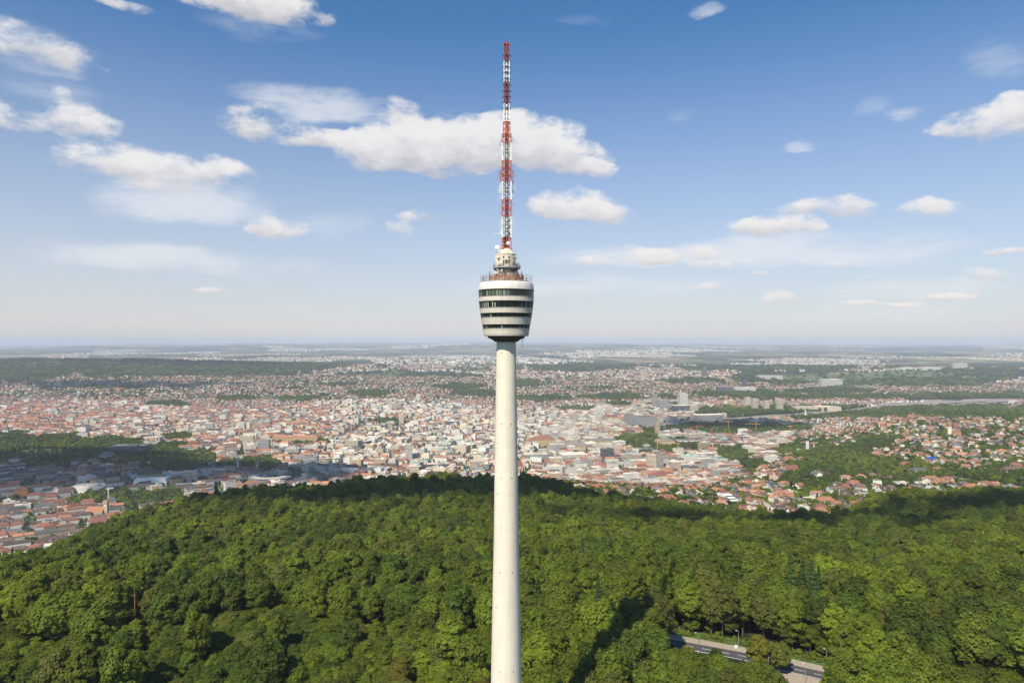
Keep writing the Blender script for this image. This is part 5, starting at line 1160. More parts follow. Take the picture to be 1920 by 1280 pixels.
# slim white tower, red chimney, obelisk spire, white curved hall
x, y = spot(1514, 850); e = empty('water_tower', (x, y, H(x, y)), .3, 'slim white rectangular tower rising from the green villa slope', 'tower'); FOOT.append((x, y, 12, 12, 12, 0))
b = MB(); b.box((0, 0, 17), (7, 5, 42)); b.build('tower_shaft', M['white'], e); b = MB(); b.box((0, 0, 38.6), (7.6, 5.6, 1.2)); b.build('cap', M['grey'], e); b = MB(); b.box((-1, -2.53, 20), (.8, .1, 26)); b.build('window_slot', M['darkmetal'], e)
x, y = spot(232, 903); e = empty('factory_chimney', (x, y, H(x, y)), 0, 'slender pinkish red factory chimney before the wooded town hill', 'chimney'); FOOT.append((x, y, 8, 8, 8, 0))
b = MB(); b.lathe([(2.6, -2), (2.3, 10), (1.5, 44), (1.7, 44.2), (1.7, 46), (1.2, 46), (1.2, 40)], 20); b.build('stack', plain('pink_brick', (.52, .20, .15), .9, var=.2), e, smooth=True); b = MB(); b.lathe([(1.72, 38), (1.85, 38), (1.8, 39), (1.66, 39)], 20); b.build('band', M['white'], e)
x, y = spot(446, 884); e = empty('white_spire', (x, y, H(x, y)), 0, 'needle thin white church spire beside the yellow hall', 'spire'); b = MB(); b.lathe([(3, -2), (3, 18), (2.6, 19), (.1, 50)], 8); b.build('spire', M['white'], e)
x, y = spot(280, 910); y += 18; e = empty('sports_hall', (x, y, H(x, y)), .1, 'white hall with curved grass topped roof beside the red chimney', 'hall'); FOOT.append((x, y, 44, 42, 24, 0))
b = MB(); w, l = 40, 38; pr = [(-w, -4), (-w, 8), (-w * .93, 15), (-w * .8, 18.5), (0, 20), (w * .8, 18.5), (w * .93, 15), (w, 8), (w, -4)]; n = len(pr)
b.add([(a, -l / 2, c) for a, c in pr] + [(a, l / 2, c) for a, c in pr], [tuple(range(n)), tuple(range(2 * n - 1, n - 1, -1))] + [(i + 1, i, i + n, i + 1 + n) for i in range(n - 1)]); b.build('shell', M['white'], e)
b = MB(); b.box((0, 0, 20.2), (w * 1.5, l * .8, .8)); b.build('roof', plain('moss_roof', (.20, .22, .08), .95), e)
b = MB(); b.box((0, -l / 2 - .1, 3), (w * 1.7, .2, 4)); b.build('window_strip', M['glass'], e)
# curved glass building
x, y = spot(498, 912); y += 30; e = empty('curved_office', (x, y, H(x, y)), 0, 'dark blue curved glass building with ring roof before the wood crest', 'office block'); FOOT.append((x, y, 62, 62, 40, 0))
def ring(b, ro, ri, z0, z1, a0, a1, seg=40, sy=.62):
    k = []
    for i in range(seg + 1):
        t = a0 + (a1 - a0) * i / seg; k.append([(r_ * math.cos(t), r_ * math.sin(t) * sy, zz) for r_, zz in ((ro, z0), (ro, z1), (ri, z1), (ri, z0))])
    v = [q for c in k for q in c]; f = [(4 * i + j, 4 * i + (j + 1) % 4, 4 * i + 4 + (j + 1) % 4, 4 * i + 4 + j) for i in range(seg) for j in range(4)] + [(0, 1, 2, 3), (4 * seg + 3, 4 * seg + 2, 4 * seg + 1, 4 * seg)]
    return b.add(v, f)
for k in range(5):
    b = MB(); ring(b, 55, 28, 1 + k * 4, 3.4 + k * 4, R(165), R(375)); b.build('window_band', plain('blue_glass', (.03, .045, .10), .15) if k == 0 else bpy.data.materials['blue_glass'], e)
    b = MB(); ring(b, 55.6, 27.5, 3.4 + k * 4, 5 + k * 4, R(164.5), R(375.5)); b.build('floor_slab', M['grey'], e)
b = MB(); ring(b, 54, 29, -4, 1, R(165), R(375)); b.build('base', M['grey'], e); b = MB(); ring(b, 46, 36, 21, 23, R(175), R(365)); b.build('roof_terrace', M['cream'], e)
# road bridge high on the right hill, rail viaduct on the left
def bridge(pts, name, label, w, hgt, npier, mat, dz=7.0, pier=1.2):
    P_ = [spot(a, b_) for a, b_ in pts]; e = empty(name, (P_[0][0], P_[0][1], 0), 0, label, 'bridge'); ox, oy = P_[0]
    Pz = [(x_ - ox, y_ - oy, H(x_, y_) + dz) for x_, y_ in P_]; zz = np.linspace(Pz[0][2], Pz[-1][2], len(Pz)); b = MB(); n = len(Pz); v = []
    for i in range(n):
        a_, c_ = Pz[max(0, i - 1)], Pz[min(n - 1, i + 1)]; d = math.hypot(c_[0] - a_[0], c_[1] - a_[1]); nx, ny = -(c_[1] - a_[1]) / d * w / 2, (c_[0] - a_[0]) / d * w / 2
        for s, t in ((1, 0), (1, -1.6), (-1, -1.6), (-1, 0)): v.append((Pz[i][0] + nx * s, Pz[i][1] + ny * s, zz[i] + t))
    f = [(4 * i + j, 4 * i + 4 + j, 4 * i + 4 + (j + 1) % 4, 4 * i + (j + 1) % 4) for i in range(n - 1) for j in range(4)] + [(0, 1, 2, 3), (4 * n - 1, 4 * n - 2, 4 * n - 3, 4 * n - 4)]
    b.add(v, f); b.build('deck', mat, e); b = MB()
    for i in range(n - 1):
        for s in (0, 3): a_, c_ = v[4 * i + s], v[4 * i + 4 + s]; b.bar((a_[0], a_[1], a_[2] + .9), (c_[0], c_[1], c_[2] + .9), .14)
    b.build('parapet', M['cream'], e)
    for k in range(npier):
        t = (k + .5) / npier * (n - 1); i = min(int(t), n - 2); fr = t - i; px_ = Pz[i][0] * (1 - fr) + Pz[i+1][0] * fr; py_ = Pz[i][1] * (1 - fr) + Pz[i+1][1] * fr; z_ = zz[i] * (1 - fr) + zz[i+1] * fr
        b = MB(); b.box((px_, py_, z_ - 1.6 - hgt / 2), (pier, w * .5, hgt)); b.build('pier', M['cream'], e)
    for x_, y_ in P_: FOOT.append((x_, y_, 20, 20, 20, 0))
bridge([(1768, 899), (1790, 900), (1815, 903), (1840, 907), (1870, 912), (1900, 917), (1940, 923), (1980, 928)], 'road_bridge', 'long pale road bridge crossing the green hollow of the villa hill', 13, 16, 9, gravel, 6)
bridge([(330, 914), (365, 910), (400, 907), (440, 904), (470, 902)], 'rail_viaduct', 'arcaded dark railway viaduct leading to the curved glass building', 12, 12, 16, M['grey'], 9, 2.6)
# tower cranes
def crane(px, py, h, jib, rot, col, label):
    x, y = spot(px, py); e = empty('tower_crane', (x, y, H(x, y)), rot, label, 'crane', 'tower cranes over the town'); mt = M[col]
    def truss(b, p0, p1, hw, n, t):
        p0, p1 = Vector(p0), Vector(p1); d = (p1 - p0); u = Vector((0, 1, 0)) if abs(d.normalized().y) < .9 else Vector((1, 0, 0)); w_ = d.cross(u).normalized(); cs = [(u * a + w_ * c) * hw for a, c in ((-1, -1), (1, -1), (1, 1), (-1, 1))]
        for c in cs: b.bar(p0 + c, p1 + c, t)
        for k in range(n):
            a_, b_ = p0 + d * (k / n), p0 + d * ((k + 1) / n)
            for i in range(4): b.bar(a_ + cs[i], b_ + cs[(i + 1) % 4], t * .7); b.bar(a_ + cs[i], a_ + cs[(i + 1) % 4], t * .6)
    b = MB(); truss(b, (0, 0, -1), (0, 0, h), .9, int(h / 3), .22); b.build('mast', mt, e); b = MB(); truss(b, (1, 0, h), (jib, 0, h + .5), .6, int(jib / 4), .17); b.build('jib', mt, e)
    b = MB(); truss(b, (-1, 0, h), (-jib * .32, 0, h), .6, 4, .17); b.build('counter_jib', mt, e); b = MB(); b.box((-jib * .3, 0, h - 1.2), (3, 2, 3)); b.build('counterweight', M['grey'], e)
    b = MB(); b.box((1.6, -1.4, h - 1), (1.8, 1.6, 2.2)); b.build('cab', M['white'], e)
    b = MB(); b.bar((0, 0, h), (0, 0, h + 7), .3); b.bar((0, 0, h + 7), (jib * .7, 0, h + .9), .09); b.bar((0, 0, h + 7), (-jib * .3, 0, h + .6), .09); b.build('apex_and_ties', mt, e)
M['yellow'] = plain('crane_yellow', (.62, .36, .05), .5); M['cranered'] = plain('crane_red', (.45, .06, .04), .5)
for c in [(218, 902, 58, 30, .3, 'cranered', 'dark red crane beside the pink factory chimney'), (1233, 860, 60, 34, .2, 'yellow', 'tall yellow crane before the opera house'), (1270, 850, 34, 26, 2.6, 'yellow', 'lower yellow crane beside the opera house'),
          (1306, 820, 44, 40, .4, 'cranered', 'reddish crane at the station building site nearest the park'), (1366, 808, 40, 44, 3.3, 'yellow', 'orange crane over the building site before the dark park'), (1336, 822, 38, 36, 1.0, 'cranered', 'reddish crane between two others at the station building site'),
          (1418, 812, 38, 46, 3.0, 'yellow', 'orange crane at the end of the station building site'), (1482, 815, 36, 30, .1, 'yellow', 'yellow crane over the flats before the slim white tower'), (1533, 815, 32, 24, .4, 'yellow', 'short orange crane nearest the slim white tower'),
          (738, 862, 40, 30, .3, 'yellow', 'yellow crane beside the town hall tower'), (847, 838, 44, 34, .2, 'yellow', 'thin pale crane in the pale centre near the shaft'), (1088, 912, 30, 20, .4, 'yellow', 'small orange crane among the villas close to the shaft'), (203, 945, 36, 12, .1, 'white', 'white crane standing behind the belfry of the valley church')]: crane(*c)
# blue sheeting on the roof under works
x, y = spot(1752, 872); b = MB(); b.box((0, 8, 14.2), (20, 7, .6)); b.box((0, 11.5, 16), (20, .3, 3)); o = b.build('roof_sheeting', plain('blue_sheet', (.02, .10, .48), .5), None, (x, y, H(x, y)), .1); tag(o, 'bright blue sheeting spread over a roof under works', 'tarpaulin')

# ------------------------------------------------------------------ the town
def footprint_free(x, y, pad=0.0):
    ok = np.ones(len(x), bool)
    for f in FOOT:
        dx, dy = x - f[0], y - f[1]; c, s = math.cos(f[5]), math.sin(f[5]); u = np.abs(dx * c + dy * s); v = np.abs(-dx * s + dy * c); ok &= ~((u < f[3] + pad) & (v < f[4] + pad))
    return ok
B = {k: [] for k in ('x', 'y', 'rot', 'w', 'l', 'h', 'rh', 'wm', 'rm', 'kind', 'zone')}     # kind 0 gable 1 hip 2 mansard 3 flat
def push(**k):
    n = len(k['x'])
    for q in B: B[q].append(np.broadcast_to(np.asarray(k[q], float), (n,)))
def pickp(n, table):
    ks, ps = zip(*table); ps = np.array(ps, float); return rng.choice(ks, n, p=ps / ps.sum())
# dense town: rows of perimeter blocks in four street grids
def rows(ang, cond, pitch=58, depth=12.5, blk=95):
    c, s = math.cos(ang), math.sin(ang); U = []; 
    for v in np.arange(-6500, 6500, pitch):
        for dv in (0, pitch * .52):
            u = -6500 + rng.uniform(0, 20)
            while u < 6500:
                L = rng.uniform(16, 42)
                if (u % blk) < blk - 16: U.append((u + L / 2, v + dv + rng.uniform(-1, 1), L, 0))
                u += L + rng.choice([.1, .1, .1, .1, 3.0])
        u = -6500
        while u < 6500:        # short sides of the blocks
            U.append((u + 7, v + pitch * .26, 14, 1)); u += blk
    U = np.array(U); x = U[:, 0] * c - U[:, 1] * s; y = U[:, 0] * s + U[:, 1] * c
    k = (y > 1150) & (y < 5000) & (np.abs(x) < y * .80 + 60); U, x, y = U[k], x[k], y[k]; k = cond(x, y); return x[k], y[k], U[k, 2], U[k, 3], ang
AVEN = [[ground_at(a, b_, 0, 1200) for a, b_ in L] for L in ([(548, 905), (590, 860), (625, 835), (655, 812), (720, 780)], [(405, 806), (440, 783), (470, 763)], [(100, 800), (330, 812), (560, 806), (760, 822), (900, 830)], [(655, 812), (900, 800), (1150, 812)], [(60, 985), (140, 950), (240, 925)], [(0, 950), (90, 905)], [(980, 850), (1180, 835), (1330, 845)], [(1150, 880), (1300, 850), (1420, 830)], [(330, 812), (300, 780)], [(820, 860), (760, 822), (740, 780)])]
def district(x, y):
    z = height(x, y); px, py = proj(x, y, z); dense = (z < -212) | ((px > 950) & (px < 1450) & (y < 2000) & (z < -190) & (y > 1450))
    dense &= (y < 3950 + 250 * np.sin(px / 90.)) & (y > 1150)
    dense &= ~((px > 1480) & (y < 3300)) & ~((px > 1560) & (y < 3900))
    g = (woodness(x, y, z) > .25) | (zone(MEADOW, px, py) < 1)
    rail = (px > 1220) & (px < 1900) & (np.abs(y - rail_y(px)) < 130 + (px > 1640) * 120)
    av = np.ones(len(x), bool)
    for a in AVEN: av &= seg_dist(x, y, a) > 17
    return z, px, py, dense & ~g & ~rail & av
def rail_y(px): return np.interp(px, [1200, 1300, 1450, 1560, 1640, 1750, 1900], [2950, 3180, 3440, 3600, 3850, 4080, 4150])
for gi, (ang, sel) in enumerate([(.15, lambda px, y: (px < 520) & (y > 2300)), (.62, lambda px, y: (px < 520) & (y <= 2300)), (-.32, lambda px, y: (px >= 520) & (px < 1020)), (.28, lambda px, y: px >= 1020)]):
    def cond(x, y):
        z, px, py, ok = district(x, y); return ok & sel(px, y) & footprint_free(x, y, 5) & ~in_forest(x, y - 25)
    x, y, L, short, a = rows(ang, cond, 58 if gi != 2 else 66); z, px, py, _ = district(x, y); n = len(x)
    keep = rng.random(n) > .09; x, y, L, short, px, py = [q[keep] for q in (x, y, L, short, px, py)]; n = len(x)
    wavy = np.sin(x / 230 + 1) * np.cos(y / 310.) + .5 * np.sin(x / 90 + y / 120)
    red = np.where(px < 620, .76, np.where(px < 1150, .30, .52)) + .14 * wavy; red = np.where((px < 420) & (y < 2000), .92, red); red = np.where((px > 640) & (px < 900) & (y < 2100), .62, red); isr = rng.random(n) < red
    kd = np.where(isr, pickp(n, [(0, .42), (1, .2), (2, .38)]), 3)
    dark = (px < 420) & (y < 2100)  # brown-roofed valley quarter; roof mix also darkened to stand in for cloud shadow
    rm = np.where(isr, np.where(dark, pickp(n, [(0, .14), (1, .34), (2, .40), (3, .12)]), pickp(n, [(0, .36), (1, .36), (2, .20), (3, .08)])), pickp(n, [(4, .68), (5, .27), (6, .05)]))
    wm = pickp(n, [(0, .40), (1, .30), (2, .06), (3, .08), (4, .08), (5, .08)]); 
    off = (kd == 3) & (rng.random(n) < .5); wm = np.where(off, NW + pickp(n, [(0, .45), (1, .3), (2, .12), (3, .04), (4, .09)]), wm)
    h = np.where(kd == 3, rng.uniform(9, 27, n) + (rng.random(n) < .05) * 10, rng.uniform(10.5, 17.5, n)); h = np.where(dark, h - 2, h)
    w = np.where(kd == 3, rng.uniform(13, 24, n), rng.uniform(10.5, 15, n)); bigb = (kd == 3) & (rng.random(n) < .25) & ~dark; w = np.where(bigb, w * 1.5, w); L = np.where(bigb, L * 1.4, L); h = np.where(dark, np.minimum(h, 18), h)
    push(x=x, y=y, rot=np.where(short == 1, a, a + math.pi / 2) + rng.normal(0, .02, n), w=w, l=L, h=h, rh=np.where(kd == 3, rng.uniform(1, 4, n), rng.uniform(2.8, 5.2, n)), wm=wm, rm=RO + rm, kind=kd, zone=1)
# detached houses on the slopes
def suburb(y0, y1, sp, sz, zn, extra=None, pmul=1.0):
    x, y = scatter(-y1 * .85, y1 * .85, y0, y1, sp, .42); k = (np.abs(x) < y * .80 + 60); x, y = x[k], y[k]; z = height(x, y); px, py = proj(x, y, z); _, _, _, dn = district(x, y)
    cl = np.sin(px / 33. + py / 5.) + .7 * np.sin(px / 14. - py / 3.1) + .6 * np.cos(px / 71. + 1); p = .60 + .16 * cl
    wd = woodness(x, y, z); k = (~dn) & (wd < .35) & (rng.random(len(x)) < p * pmul) & ~in_forest(x, y - 18) & (zone(MEADOW, px, py) > 1.05) & footprint_free(x, y, 4)
    k &= ~((z < -205) & (y < 1500))
    k &= ~((px > 1220) & (px < 1900) & (np.abs(y - rail_y(px)) < 130 + (px > 1640) * 120))
    if extra is not None: k &= extra(x, y, z, px, py)
    x, y, px = x[k], y[k], px[k]; n = len(x); kd = pickp(n, [(0, .34), (1, .40), (2, .08), (3, .18)])
    # houses align with the contour
    e = 15.; gx = (height(x + e, y) - height(x - e, y)); gy = (height(x, y + e) - height(x, y - e)); rot = np.arctan2(gy, gx) + rng.normal(0, .2, n) + np.where(rng.random(n) < .3, math.pi / 2, 0)
    rm = np.where(kd == 3, pickp(n, [(4, .7), (5, .3)]), pickp(n, [(0, .36), (1, .26), (2, .25), (3, .13)])); wm = pickp(n, [(0, .66), (1, .20), (2, .04), (3, .04), (4, .06)])
    push(x=x, y=y, rot=rot, w=rng.uniform(9.5, 13, n) * sz, l=rng.uniform(11, 18, n) * sz, h=rng.uniform(7.5, 13, n) * sz ** .5, rh=np.where(kd == 3, 1.5, rng.uniform(2.6, 4.6, n)) * sz ** .5, wm=wm, rm=RO + rm, kind=kd, zone=zn)
suburb(800, 1500, 21, 1.0, 0, lambda x, y, z, px, py: (px > 960) & (px < 1480), .95)
suburb(850, 2700, 26.5, 1.17, 0, lambda x, y, z, px, py: (px > 1400), .98)
suburb(1150, 2700, 27, 1.1, 0, lambda x, y, z, px, py: (px < 1000), .55)
suburb(2700, 4300, 24, 1.15, 2, None, 1.05); suburb(4300, 5900, 27, 1.3, 2, None, .95); suburb(5900, 8200, 40, 1.8, 3, lambda x, y, z, px, py: (np.sin(px / 120. + 1.5) * np.cos(py / 9.) > -.35) & (px > 560), .8)
# far settlements on the plateau
x, y = scatter(-11000, 11000, 8000, 13500, 62, .5); k = np.abs(x) < y * .8; x, y = x[k], y[k]
cl = np.sin(x / 610 + .5) * np.cos(y / 900. + 1) + .6 * np.sin(x / 1300 - y / 700.) + .4 * np.sin(x / 240. + y / 300); k = (cl > .45) & (rng.random(len(x)) < .5) & (woodness(x, y) < .3); x, y = x[k], y[k]; n = len(x)
push(x=x, y=y, rot=rng.uniform(0, 3, n), w=rng.uniform(12, 22, n), l=rng.uniform(16, 40, n), h=rng.uniform(7, 15, n), rh=4, wm=pickp(n, [(0, .8), (1, .2)]), rm=RO + pickp(n, [(0, .4), (1, .25), (4, .25), (5, .1)]), kind=pickp(n, [(0, .6), (3, .4)]), zone=4)
x, y = scatter(-22000, 22000, 8200, 27000, 115, .5); k = np.abs(x) < y * .8; x, y = x[k], y[k]
cl = np.sin(x / 830 + 2) * np.sin(y / 1500. + 1) + .7 * np.sin(x / 1900 - y / 2700.) + .5 * np.sin(x / 390. + y / 800); k = (cl > .70) & (rng.random(len(x)) < .50); x, y = x[k], y[k]; n = len(x)
push(x=x, y=y, rot=rng.uniform(0, 3, n), w=rng.uniform(12, 30, n), l=rng.uniform(18, 90, n), h=rng.uniform(8, 26, n), rh=3, wm=pickp(n, [(0, .8), (1, .2)]), rm=RO + pickp(n, [(0, .3), (1, .2), (4, .4), (5, .1)]), kind=pickp(n, [(0, .4), (3, .6)]), zone=4)
B = {k: np.concatenate(v) for k, v in B.items()}
# houses at the foot of the wood: drop any whose roof would poke out of the trees
z = height(B['x'], B['y']); k = ~in_forest(B['x'], B['y']); B = {q: v[k] for q, v in B.items()}; z = z[k]
bpx, bpy_ = proj(B['x'], B['y'], z); vis = visible(B['x'], B['y'], z + B['h']); inf = (bpx > -5) & (bpx < 1925)
size = np.where(vis & inf, np.sqrt(B['w'] * B['l']) * (B['h'] + B['rh']) / B['y'] ** 2, 0)
isflat = B['kind'] == 3; isapt = (B['zone'] == 1) & ~isflat; isoff = isflat & (B['zone'] == 1); ishouse = ~isapt & ~isoff
sel = np.zeros(len(z), bool)
WN = [n for n, _ in WALLS] + ['white', 'cream', 'grey', 'dark', 'beige']; RN = [n for n, _ in ROOFS]; KN = ['gabled', 'hipped', 'mansard', 'flat']
def where_words(px, py):
    if px > 1420: return 'at the foot of the villa hill' if py > 905 else ('halfway up the villa hill' if py > 850 else ('high on the villa hill' if py > 800 else 'beyond the villa hill'))
    if px > 960: return 'in the villa quarter behind the wood crest' if py > 885 else ('in the near centre past the shaft' if py > 850 else 'in the road-side centre')
    if px < 360: return 'in the lowest valley rows' if py > 975 else ('around the valley church' if py > 925 else ('under the wooded town hill' if py > 885 else 'behind the wooded town hill'))
    return 'beyond the rail viaduct' if px < 620 else 'between town hall tower and wood crest'
bi = []
for mask, nm, cat, grp, N, npart in ((ishouse, 'house', 'house', 'houses on the slopes round the town', 235, 150), (isapt, 'apartment_building', 'apartment block', 'tiled apartment blocks of the town', 240, 90), (isoff, 'office_building', 'office block', 'flat roofed blocks of the centre', 190, 60)):
    o = np.argsort(-np.where(mask, size, 0))[:N]; o = o[size[o] > 0]
    for r_, i in enumerate(o):
        sel[i] = True; kd = int(B['kind'][i]); wi = int(B['wm'][i]); ri = int(B['rm'][i])
        e = split_obj(nm, ('gable', 'hip', 'mansard', 'flat')[kd], B['x'][i], B['y'][i], z[i], B['rot'][i], B['w'][i], B['l'][i], B['h'][i], B['rh'][i], wi, ri, None, cat, grp, r_ < npart)
        rn = RN[ri - RO]; rn = {'pale flat': 'pale', 'grey flat': 'grey'}.get(rn, rn)
        bi.append((e, f"{WN[wi]} {'house' if nm == 'house' else ('block' if nm[0] == 'a' else 'office')} with {rn} {KN[kd]} roof {where_words(bpx[i], bpy_[i])}", bpx[i]))
finish_labels(bi, 4)
r_ = ~sel
for kd, kn in enumerate(('gable', 'hip', 'mansard', 'flat')):
    k = r_ & (B['kind'] == kd)
    if not k.any(): continue
    VV, fl = batch_mesh('town', kn, B['x'][k], B['y'][k], z[k], B['rot'][k], B['w'][k], B['l'][k], B['h'][k], B['rh'][k], B['wm'][k].astype(int), B['rm'][k].astype(int))
    tag(link('distant_buildings', np_mesh('distant_buildings', VV, fl, BM)), {'gable': 'countless small gabled houses spreading over the town and slopes', 'hip': 'countless small hip roofed houses spreading over the town and slopes', 'mansard': 'countless tiled town blocks in street rows across the basin', 'flat': 'countless pale flat roofed buildings across the basin and plateau'}[kn], 'buildings', kind='stuff')
print('buildings', len(z), 'individual', sel.sum())

# ---- railway yard and main streets as sheets draped on the ground
ball = plain('rail_ballast', (.27, .23, .20), .95, var=.3, scale=.02); roadm = plain('street_tarmac', (.22, .22, .22), .9, var=.15, scale=.1)
pts = [((p - CX) / F * rail_y(p), float(rail_y(p))) for p in (1205, 1300, 1400, 1500, 1600, 1700, 1800, 1900, 2000)]
strip(pts, 70, 70, .8, ball, 'railway_yard', 260)
tracks = plain('rail_track', (.42, .38, .34), .7)
for o in range(-60, 70, 12):
    P_ = [(x_ - o * .35, y_ + o) for x_, y_ in pts]; strip(P_, 1.3, 1.3, 1.3, tracks, 'railway_track', 200)
pts2 = [((p - CX) / F * yy, yy) for p, yy in ((1640, 4020), (1700, 4180), (1800, 4330), (1900, 4400), (2000, 4430))]; strip(pts2, 110, 110, .9, ball, 'railway_yard', 120)
for A_, w_ in (([(560, 898), (590, 860), (625, 835), (655, 815)], 15), ([(420, 812), (440, 785), (470, 765)], 12), ([(1395, 880), (1415, 900), (1455, 925)], 6), ([(1640, 900), (1655, 905), (1668, 920)], 5), ([(1545, 768), (1552, 750), (1570, 740)], 18), ([(1660, 862), (1630, 866), (1600, 860)], 5)):
    P_ = [spot(a, b_) for a, b_ in A_]; strip(P_, w_, w_, 1.0, roadm, 'street', 60)
# station platform roofs
for k_ in range(5):
    p0 = 1245 + k_ * 4; x0, y0 = (p0 - CX) / F * 2900, 2900 + k_ * 26; b = MB(); b.box((60, 0, 8), (230, 14, 1.2)); b.box((60, 0, 4), (200, 1, 7)); e = b.build('platform_roof', M['grey'], None, (x0, y0, H(x0, y0)), math.atan2(180, 190)); tag(e, 'long low grey platform roof reaching from the station into the yard', 'platform roof', 'platform roofs of the station')

# ------------------------------------------------------------------ trees of the town and the far woods
TC = [crown_mesh('towncrown', LEAF[m], 12, rd_, sd, 620, .62, 12, base=.12) for m, rd_, sd in (('mid', 4.6, 61), ('dark', 4.3, 62), ('lime', 4.2, 63), ('mid', 5.0, 64), ('dark', 5.0, 65), ('copper', 4.6, 66))] + [crown_mesh('towncrown', LEAF['blue'], 15, 3.0, 67, 600, .6, conifer=True)]
pc3 = proto_collection('town_tree_source', [(c, None) for c in TC])
PT, SC = [], []
def town_trees(y0, y1, sp, s0, cond, flat=1.0):
    x, y = scatter(-y1 * .85, y1 * .85, y0, y1, sp, .48); k = np.abs(x) < y * .80 + 60; x, y = x[k], y[k]; z = height(x, y); px, py = proj(x, y, z); k = cond(x, y, z, px, py) & ~in_forest(x, y) & ~((px > 1210) & (px < 1960) & (((y - rail_y(px)) > -95) & ((y - rail_y(px)) < 100 + np.clip((px - 1620) / 60, 0, 1) * 260))); x, y, z = x[k], y[k], z[k]
    s = s0 * rng.uniform(.7, 1.3, len(x)); PT.append(np.stack([x, y, z - .5], -1)); SC.append(np.stack([s, s, s * flat], -1))
cell = {}
bx_, by_ = B['x'], B['y']; near = by_ < 6000
grid = set(zip((bx_[near] // 9).astype(int).tolist(), (by_[near] // 9).astype(int).tolist()))
def notbuilt(x, y): return np.array([(int(a // 9), int(b_ // 9)) not in grid for a, b_ in zip(x, y)], bool) & footprint_free(x, y, 1.0) if len(x) else np.zeros(0, bool)
grid2 = set(zip((bx_ // 24).astype(int).tolist(), (by_ // 24).astype(int).tolist()))
def notbuilt2(x, y): return np.array([(int(a // 24), int(b_ // 24)) not in grid2 for a, b_ in zip(x, y)], bool)
rnd = lambda a, p: rng.random(len(a)) < p
town_trees(740, 2700, 10.5, .92, lambda x, y, z, px, py: ((px > 980) & (y < 1600) | (px > 1400)) & (district(x, y)[3] == False) & rnd(x, .85) & notbuilt(x, y))
town_trees(900, 1500, 9.5, 1.05, lambda x, y, z, px, py: (px < 1400) & (z > -215) & rnd(x, np.where(px > 980, .45, .95)) & notbuilt(x, y))
town_trees(1150, 2700, 10, 1.15, lambda x, y, z, px, py: (woodness(x, y, z) > .3) & (px < 1400) & notbuilt(x, y))
town_trees(1150, 2700, 16, .75, lambda x, y, z, px, py: (px < 1400) & rnd(x, .75) & notbuilt(x, y))
town_trees(1500, 2700, 9.5, 1.15, lambda x, y, z, px, py: (woodness(x, y, z) > .3) & (px >= 1400) & notbuilt(x, y))
town_trees(2700, 4300, 15, 1.35, lambda x, y, z, px, py: (woodness(x, y, z) > .3) & notbuilt(x, y))
town_trees(2700, 4300, 26, .95, lambda x, y, z, px, py: ((district(x, y)[3] == False) & rnd(x, .85) | rnd(x, .45)) & notbuilt(x, y))
town_trees(4300, 5900, 21, 1.55, lambda x, y, z, px, py: rnd(x, np.where(woodness(x, y, z) > .3, 1.0, .62 + .3 * np.sin(px / 27. + py))) & notbuilt(x, y), .8)
town_trees(5800, 9000, 52, 3.6, lambda x, y, z, px, py: rnd(x, np.where(woodness(x, y, z) > .2, 1.0, .22)), .4)
PT = np.concatenate(PT); SC = np.concatenate(SC); n = len(PT)
tn = np.sin(PT[:, 0] / 60) + np.cos(PT[:, 1] / 85) + rng.normal(0, 1, n); ix = np.where(tn > 1.4, 2, np.where(tn < -.9, rng.choice([1, 4], n), rng.choice([0, 3, 1, 4], n))); ix = np.where(rng.random(n) < .018, 5, ix); ix = np.where(rng.random(n) < .05, 6, ix)
scatter_object('town_woodland', PT, SC, rng.uniform(0, 6.28, n), ix, pc3, 'green trees filling gardens, parks and wooded slopes of the town', 'woodland')
print('town trees', n, 'forest', len(fx))

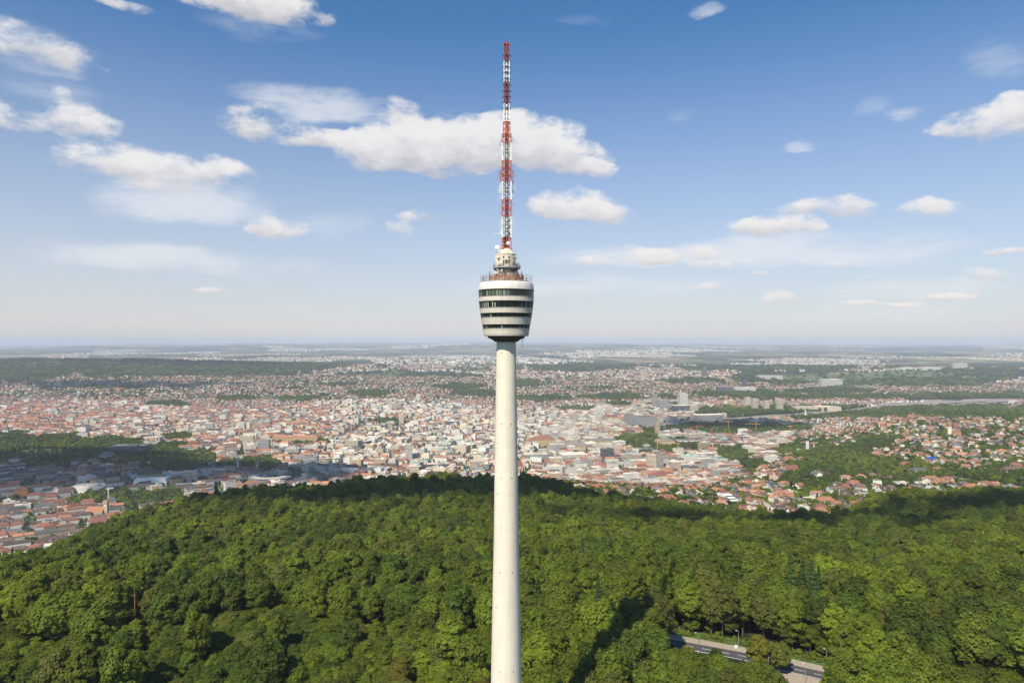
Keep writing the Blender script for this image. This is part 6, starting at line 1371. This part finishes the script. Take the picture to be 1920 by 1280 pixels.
# ------------------------------------------------------------------ clouds overhead (out of the picture) that shade the land
cm = plain('cloud_white', (.8, .8, .8), 1.0, var=.02, scale=.002)
T = cm.node_tree; mxs = T.nodes.new('ShaderNodeMixShader'); tb = T.nodes.new('ShaderNodeBsdfTransparent'); gp = nd(T, 'ShaderNodeNewGeometry')
lk(T, maprange(T, noise(T, gp.outputs['Position'], 1 / 45., 4, .6).outputs[0], .35, .65, .28, .58), mxs.inputs[0]); lk(T, T.nodes['Principled BSDF'].outputs[0], mxs.inputs[2]); lk(T, tb.outputs[0], mxs.inputs[1]); lk(T, mxs.outputs[0], T.nodes['Material Output'].inputs[0])
sa, ca_ = math.sin(R(SUN_AZ)), math.cos(R(SUN_AZ)); te = math.tan(R(SUN_EL))
def shade_cloud(px, py, rx, ry, alt, seed, dmin=150, lift=20.0, xy=None):
    x, y = ground_at(px, py, lift, dmin) if xy is None else xy; zg = H(x, y) + lift; L = (alt - zg) / te; cx_, cy_ = x - sa * L, y - ca_ * L; r = random.Random(seed); b = bmesh.new()
    for k in range(46):
        a = r.uniform(0, 6.28); q = r.random() ** .6; s = r.uniform(.22, .42) * (1.15 - .55 * q); X, Y = math.cos(a) * q * rx, math.sin(a) * q * ry; sz = s * min(rx, ry) * 1.25
        mt = Matrix.Translation((X, Y, r.uniform(0, .25) * sz)) @ Matrix.Diagonal((sz * r.uniform(1, 1.5), sz, sz * .55, 1)); bmesh.ops.create_icosphere(b, subdivisions=3, radius=1, matrix=mt)
    for v in b.verts: p = v.co; v.co += Vector((math.sin(p.y / 13 + seed) + math.sin(p.x / 7.), math.cos(p.x / 11 + seed) + math.sin(p.y / 6.), math.sin(p.x / 9 + p.y / 8))) * min(rx, ry) * .035
    me = bpy.data.meshes.new('cloud'); b.to_mesh(me); b.free(); me.materials.append(cm); me.polygons.foreach_set('use_smooth', [True] * len(me.polygons))
    o = link('cloud', me, None, (cx_, cy_, alt)); tag(o, kind='structure')
shade_cloud(0, 0, 330, 95, 1300, 1, xy=(-170, 800)); shade_cloud(0, 0, 450, 58, 1300, 2, xy=(330, 655)); shade_cloud(0, 0, 200, 75, 1300, 8, xy=(50, 800)); shade_cloud(0, 0, 160, 60, 1300, 10, xy=(560, 720))
shade_cloud(0, 0, 470, 260, 1900, 3, xy=(-1330, 1850)); shade_cloud(0, 0, 300, 150, 1900, 4, xy=(-700, 1900)); shade_cloud(0, 0, 380, 170, 2400, 5, xy=(960, 3080))
shade_cloud(0, 0, 900, 230, 3600, 6, xy=(-2900, 5000)); shade_cloud(0, 0, 1700, 500, 4800, 7, xy=(-3900, 7300))

# ------------------------------------------------------------------ haze
hm = bpy.data.materials.new('haze_air'); hm.use_nodes = True; T = hm.node_tree; T.nodes.clear(); o_ = T.nodes.new('ShaderNodeOutputMaterial'); v_ = T.nodes.new('ShaderNodeVolumePrincipled')
v_.inputs['Color'].default_value = (.75, .84, 1, 1); v_.inputs['Density'].default_value = 4.4e-5; v_.inputs['Anisotropy'].default_value = 0.0; T.links.new(v_.outputs[0], o_.inputs['Volume'])
hm.cycles.homogeneous_volume = True if hasattr(hm.cycles, 'homogeneous_volume') else None
b = MB(); b.box((0, 0, -60), (130000, 130000, 640)); tag(b.build('haze', hm), kind='stuff')
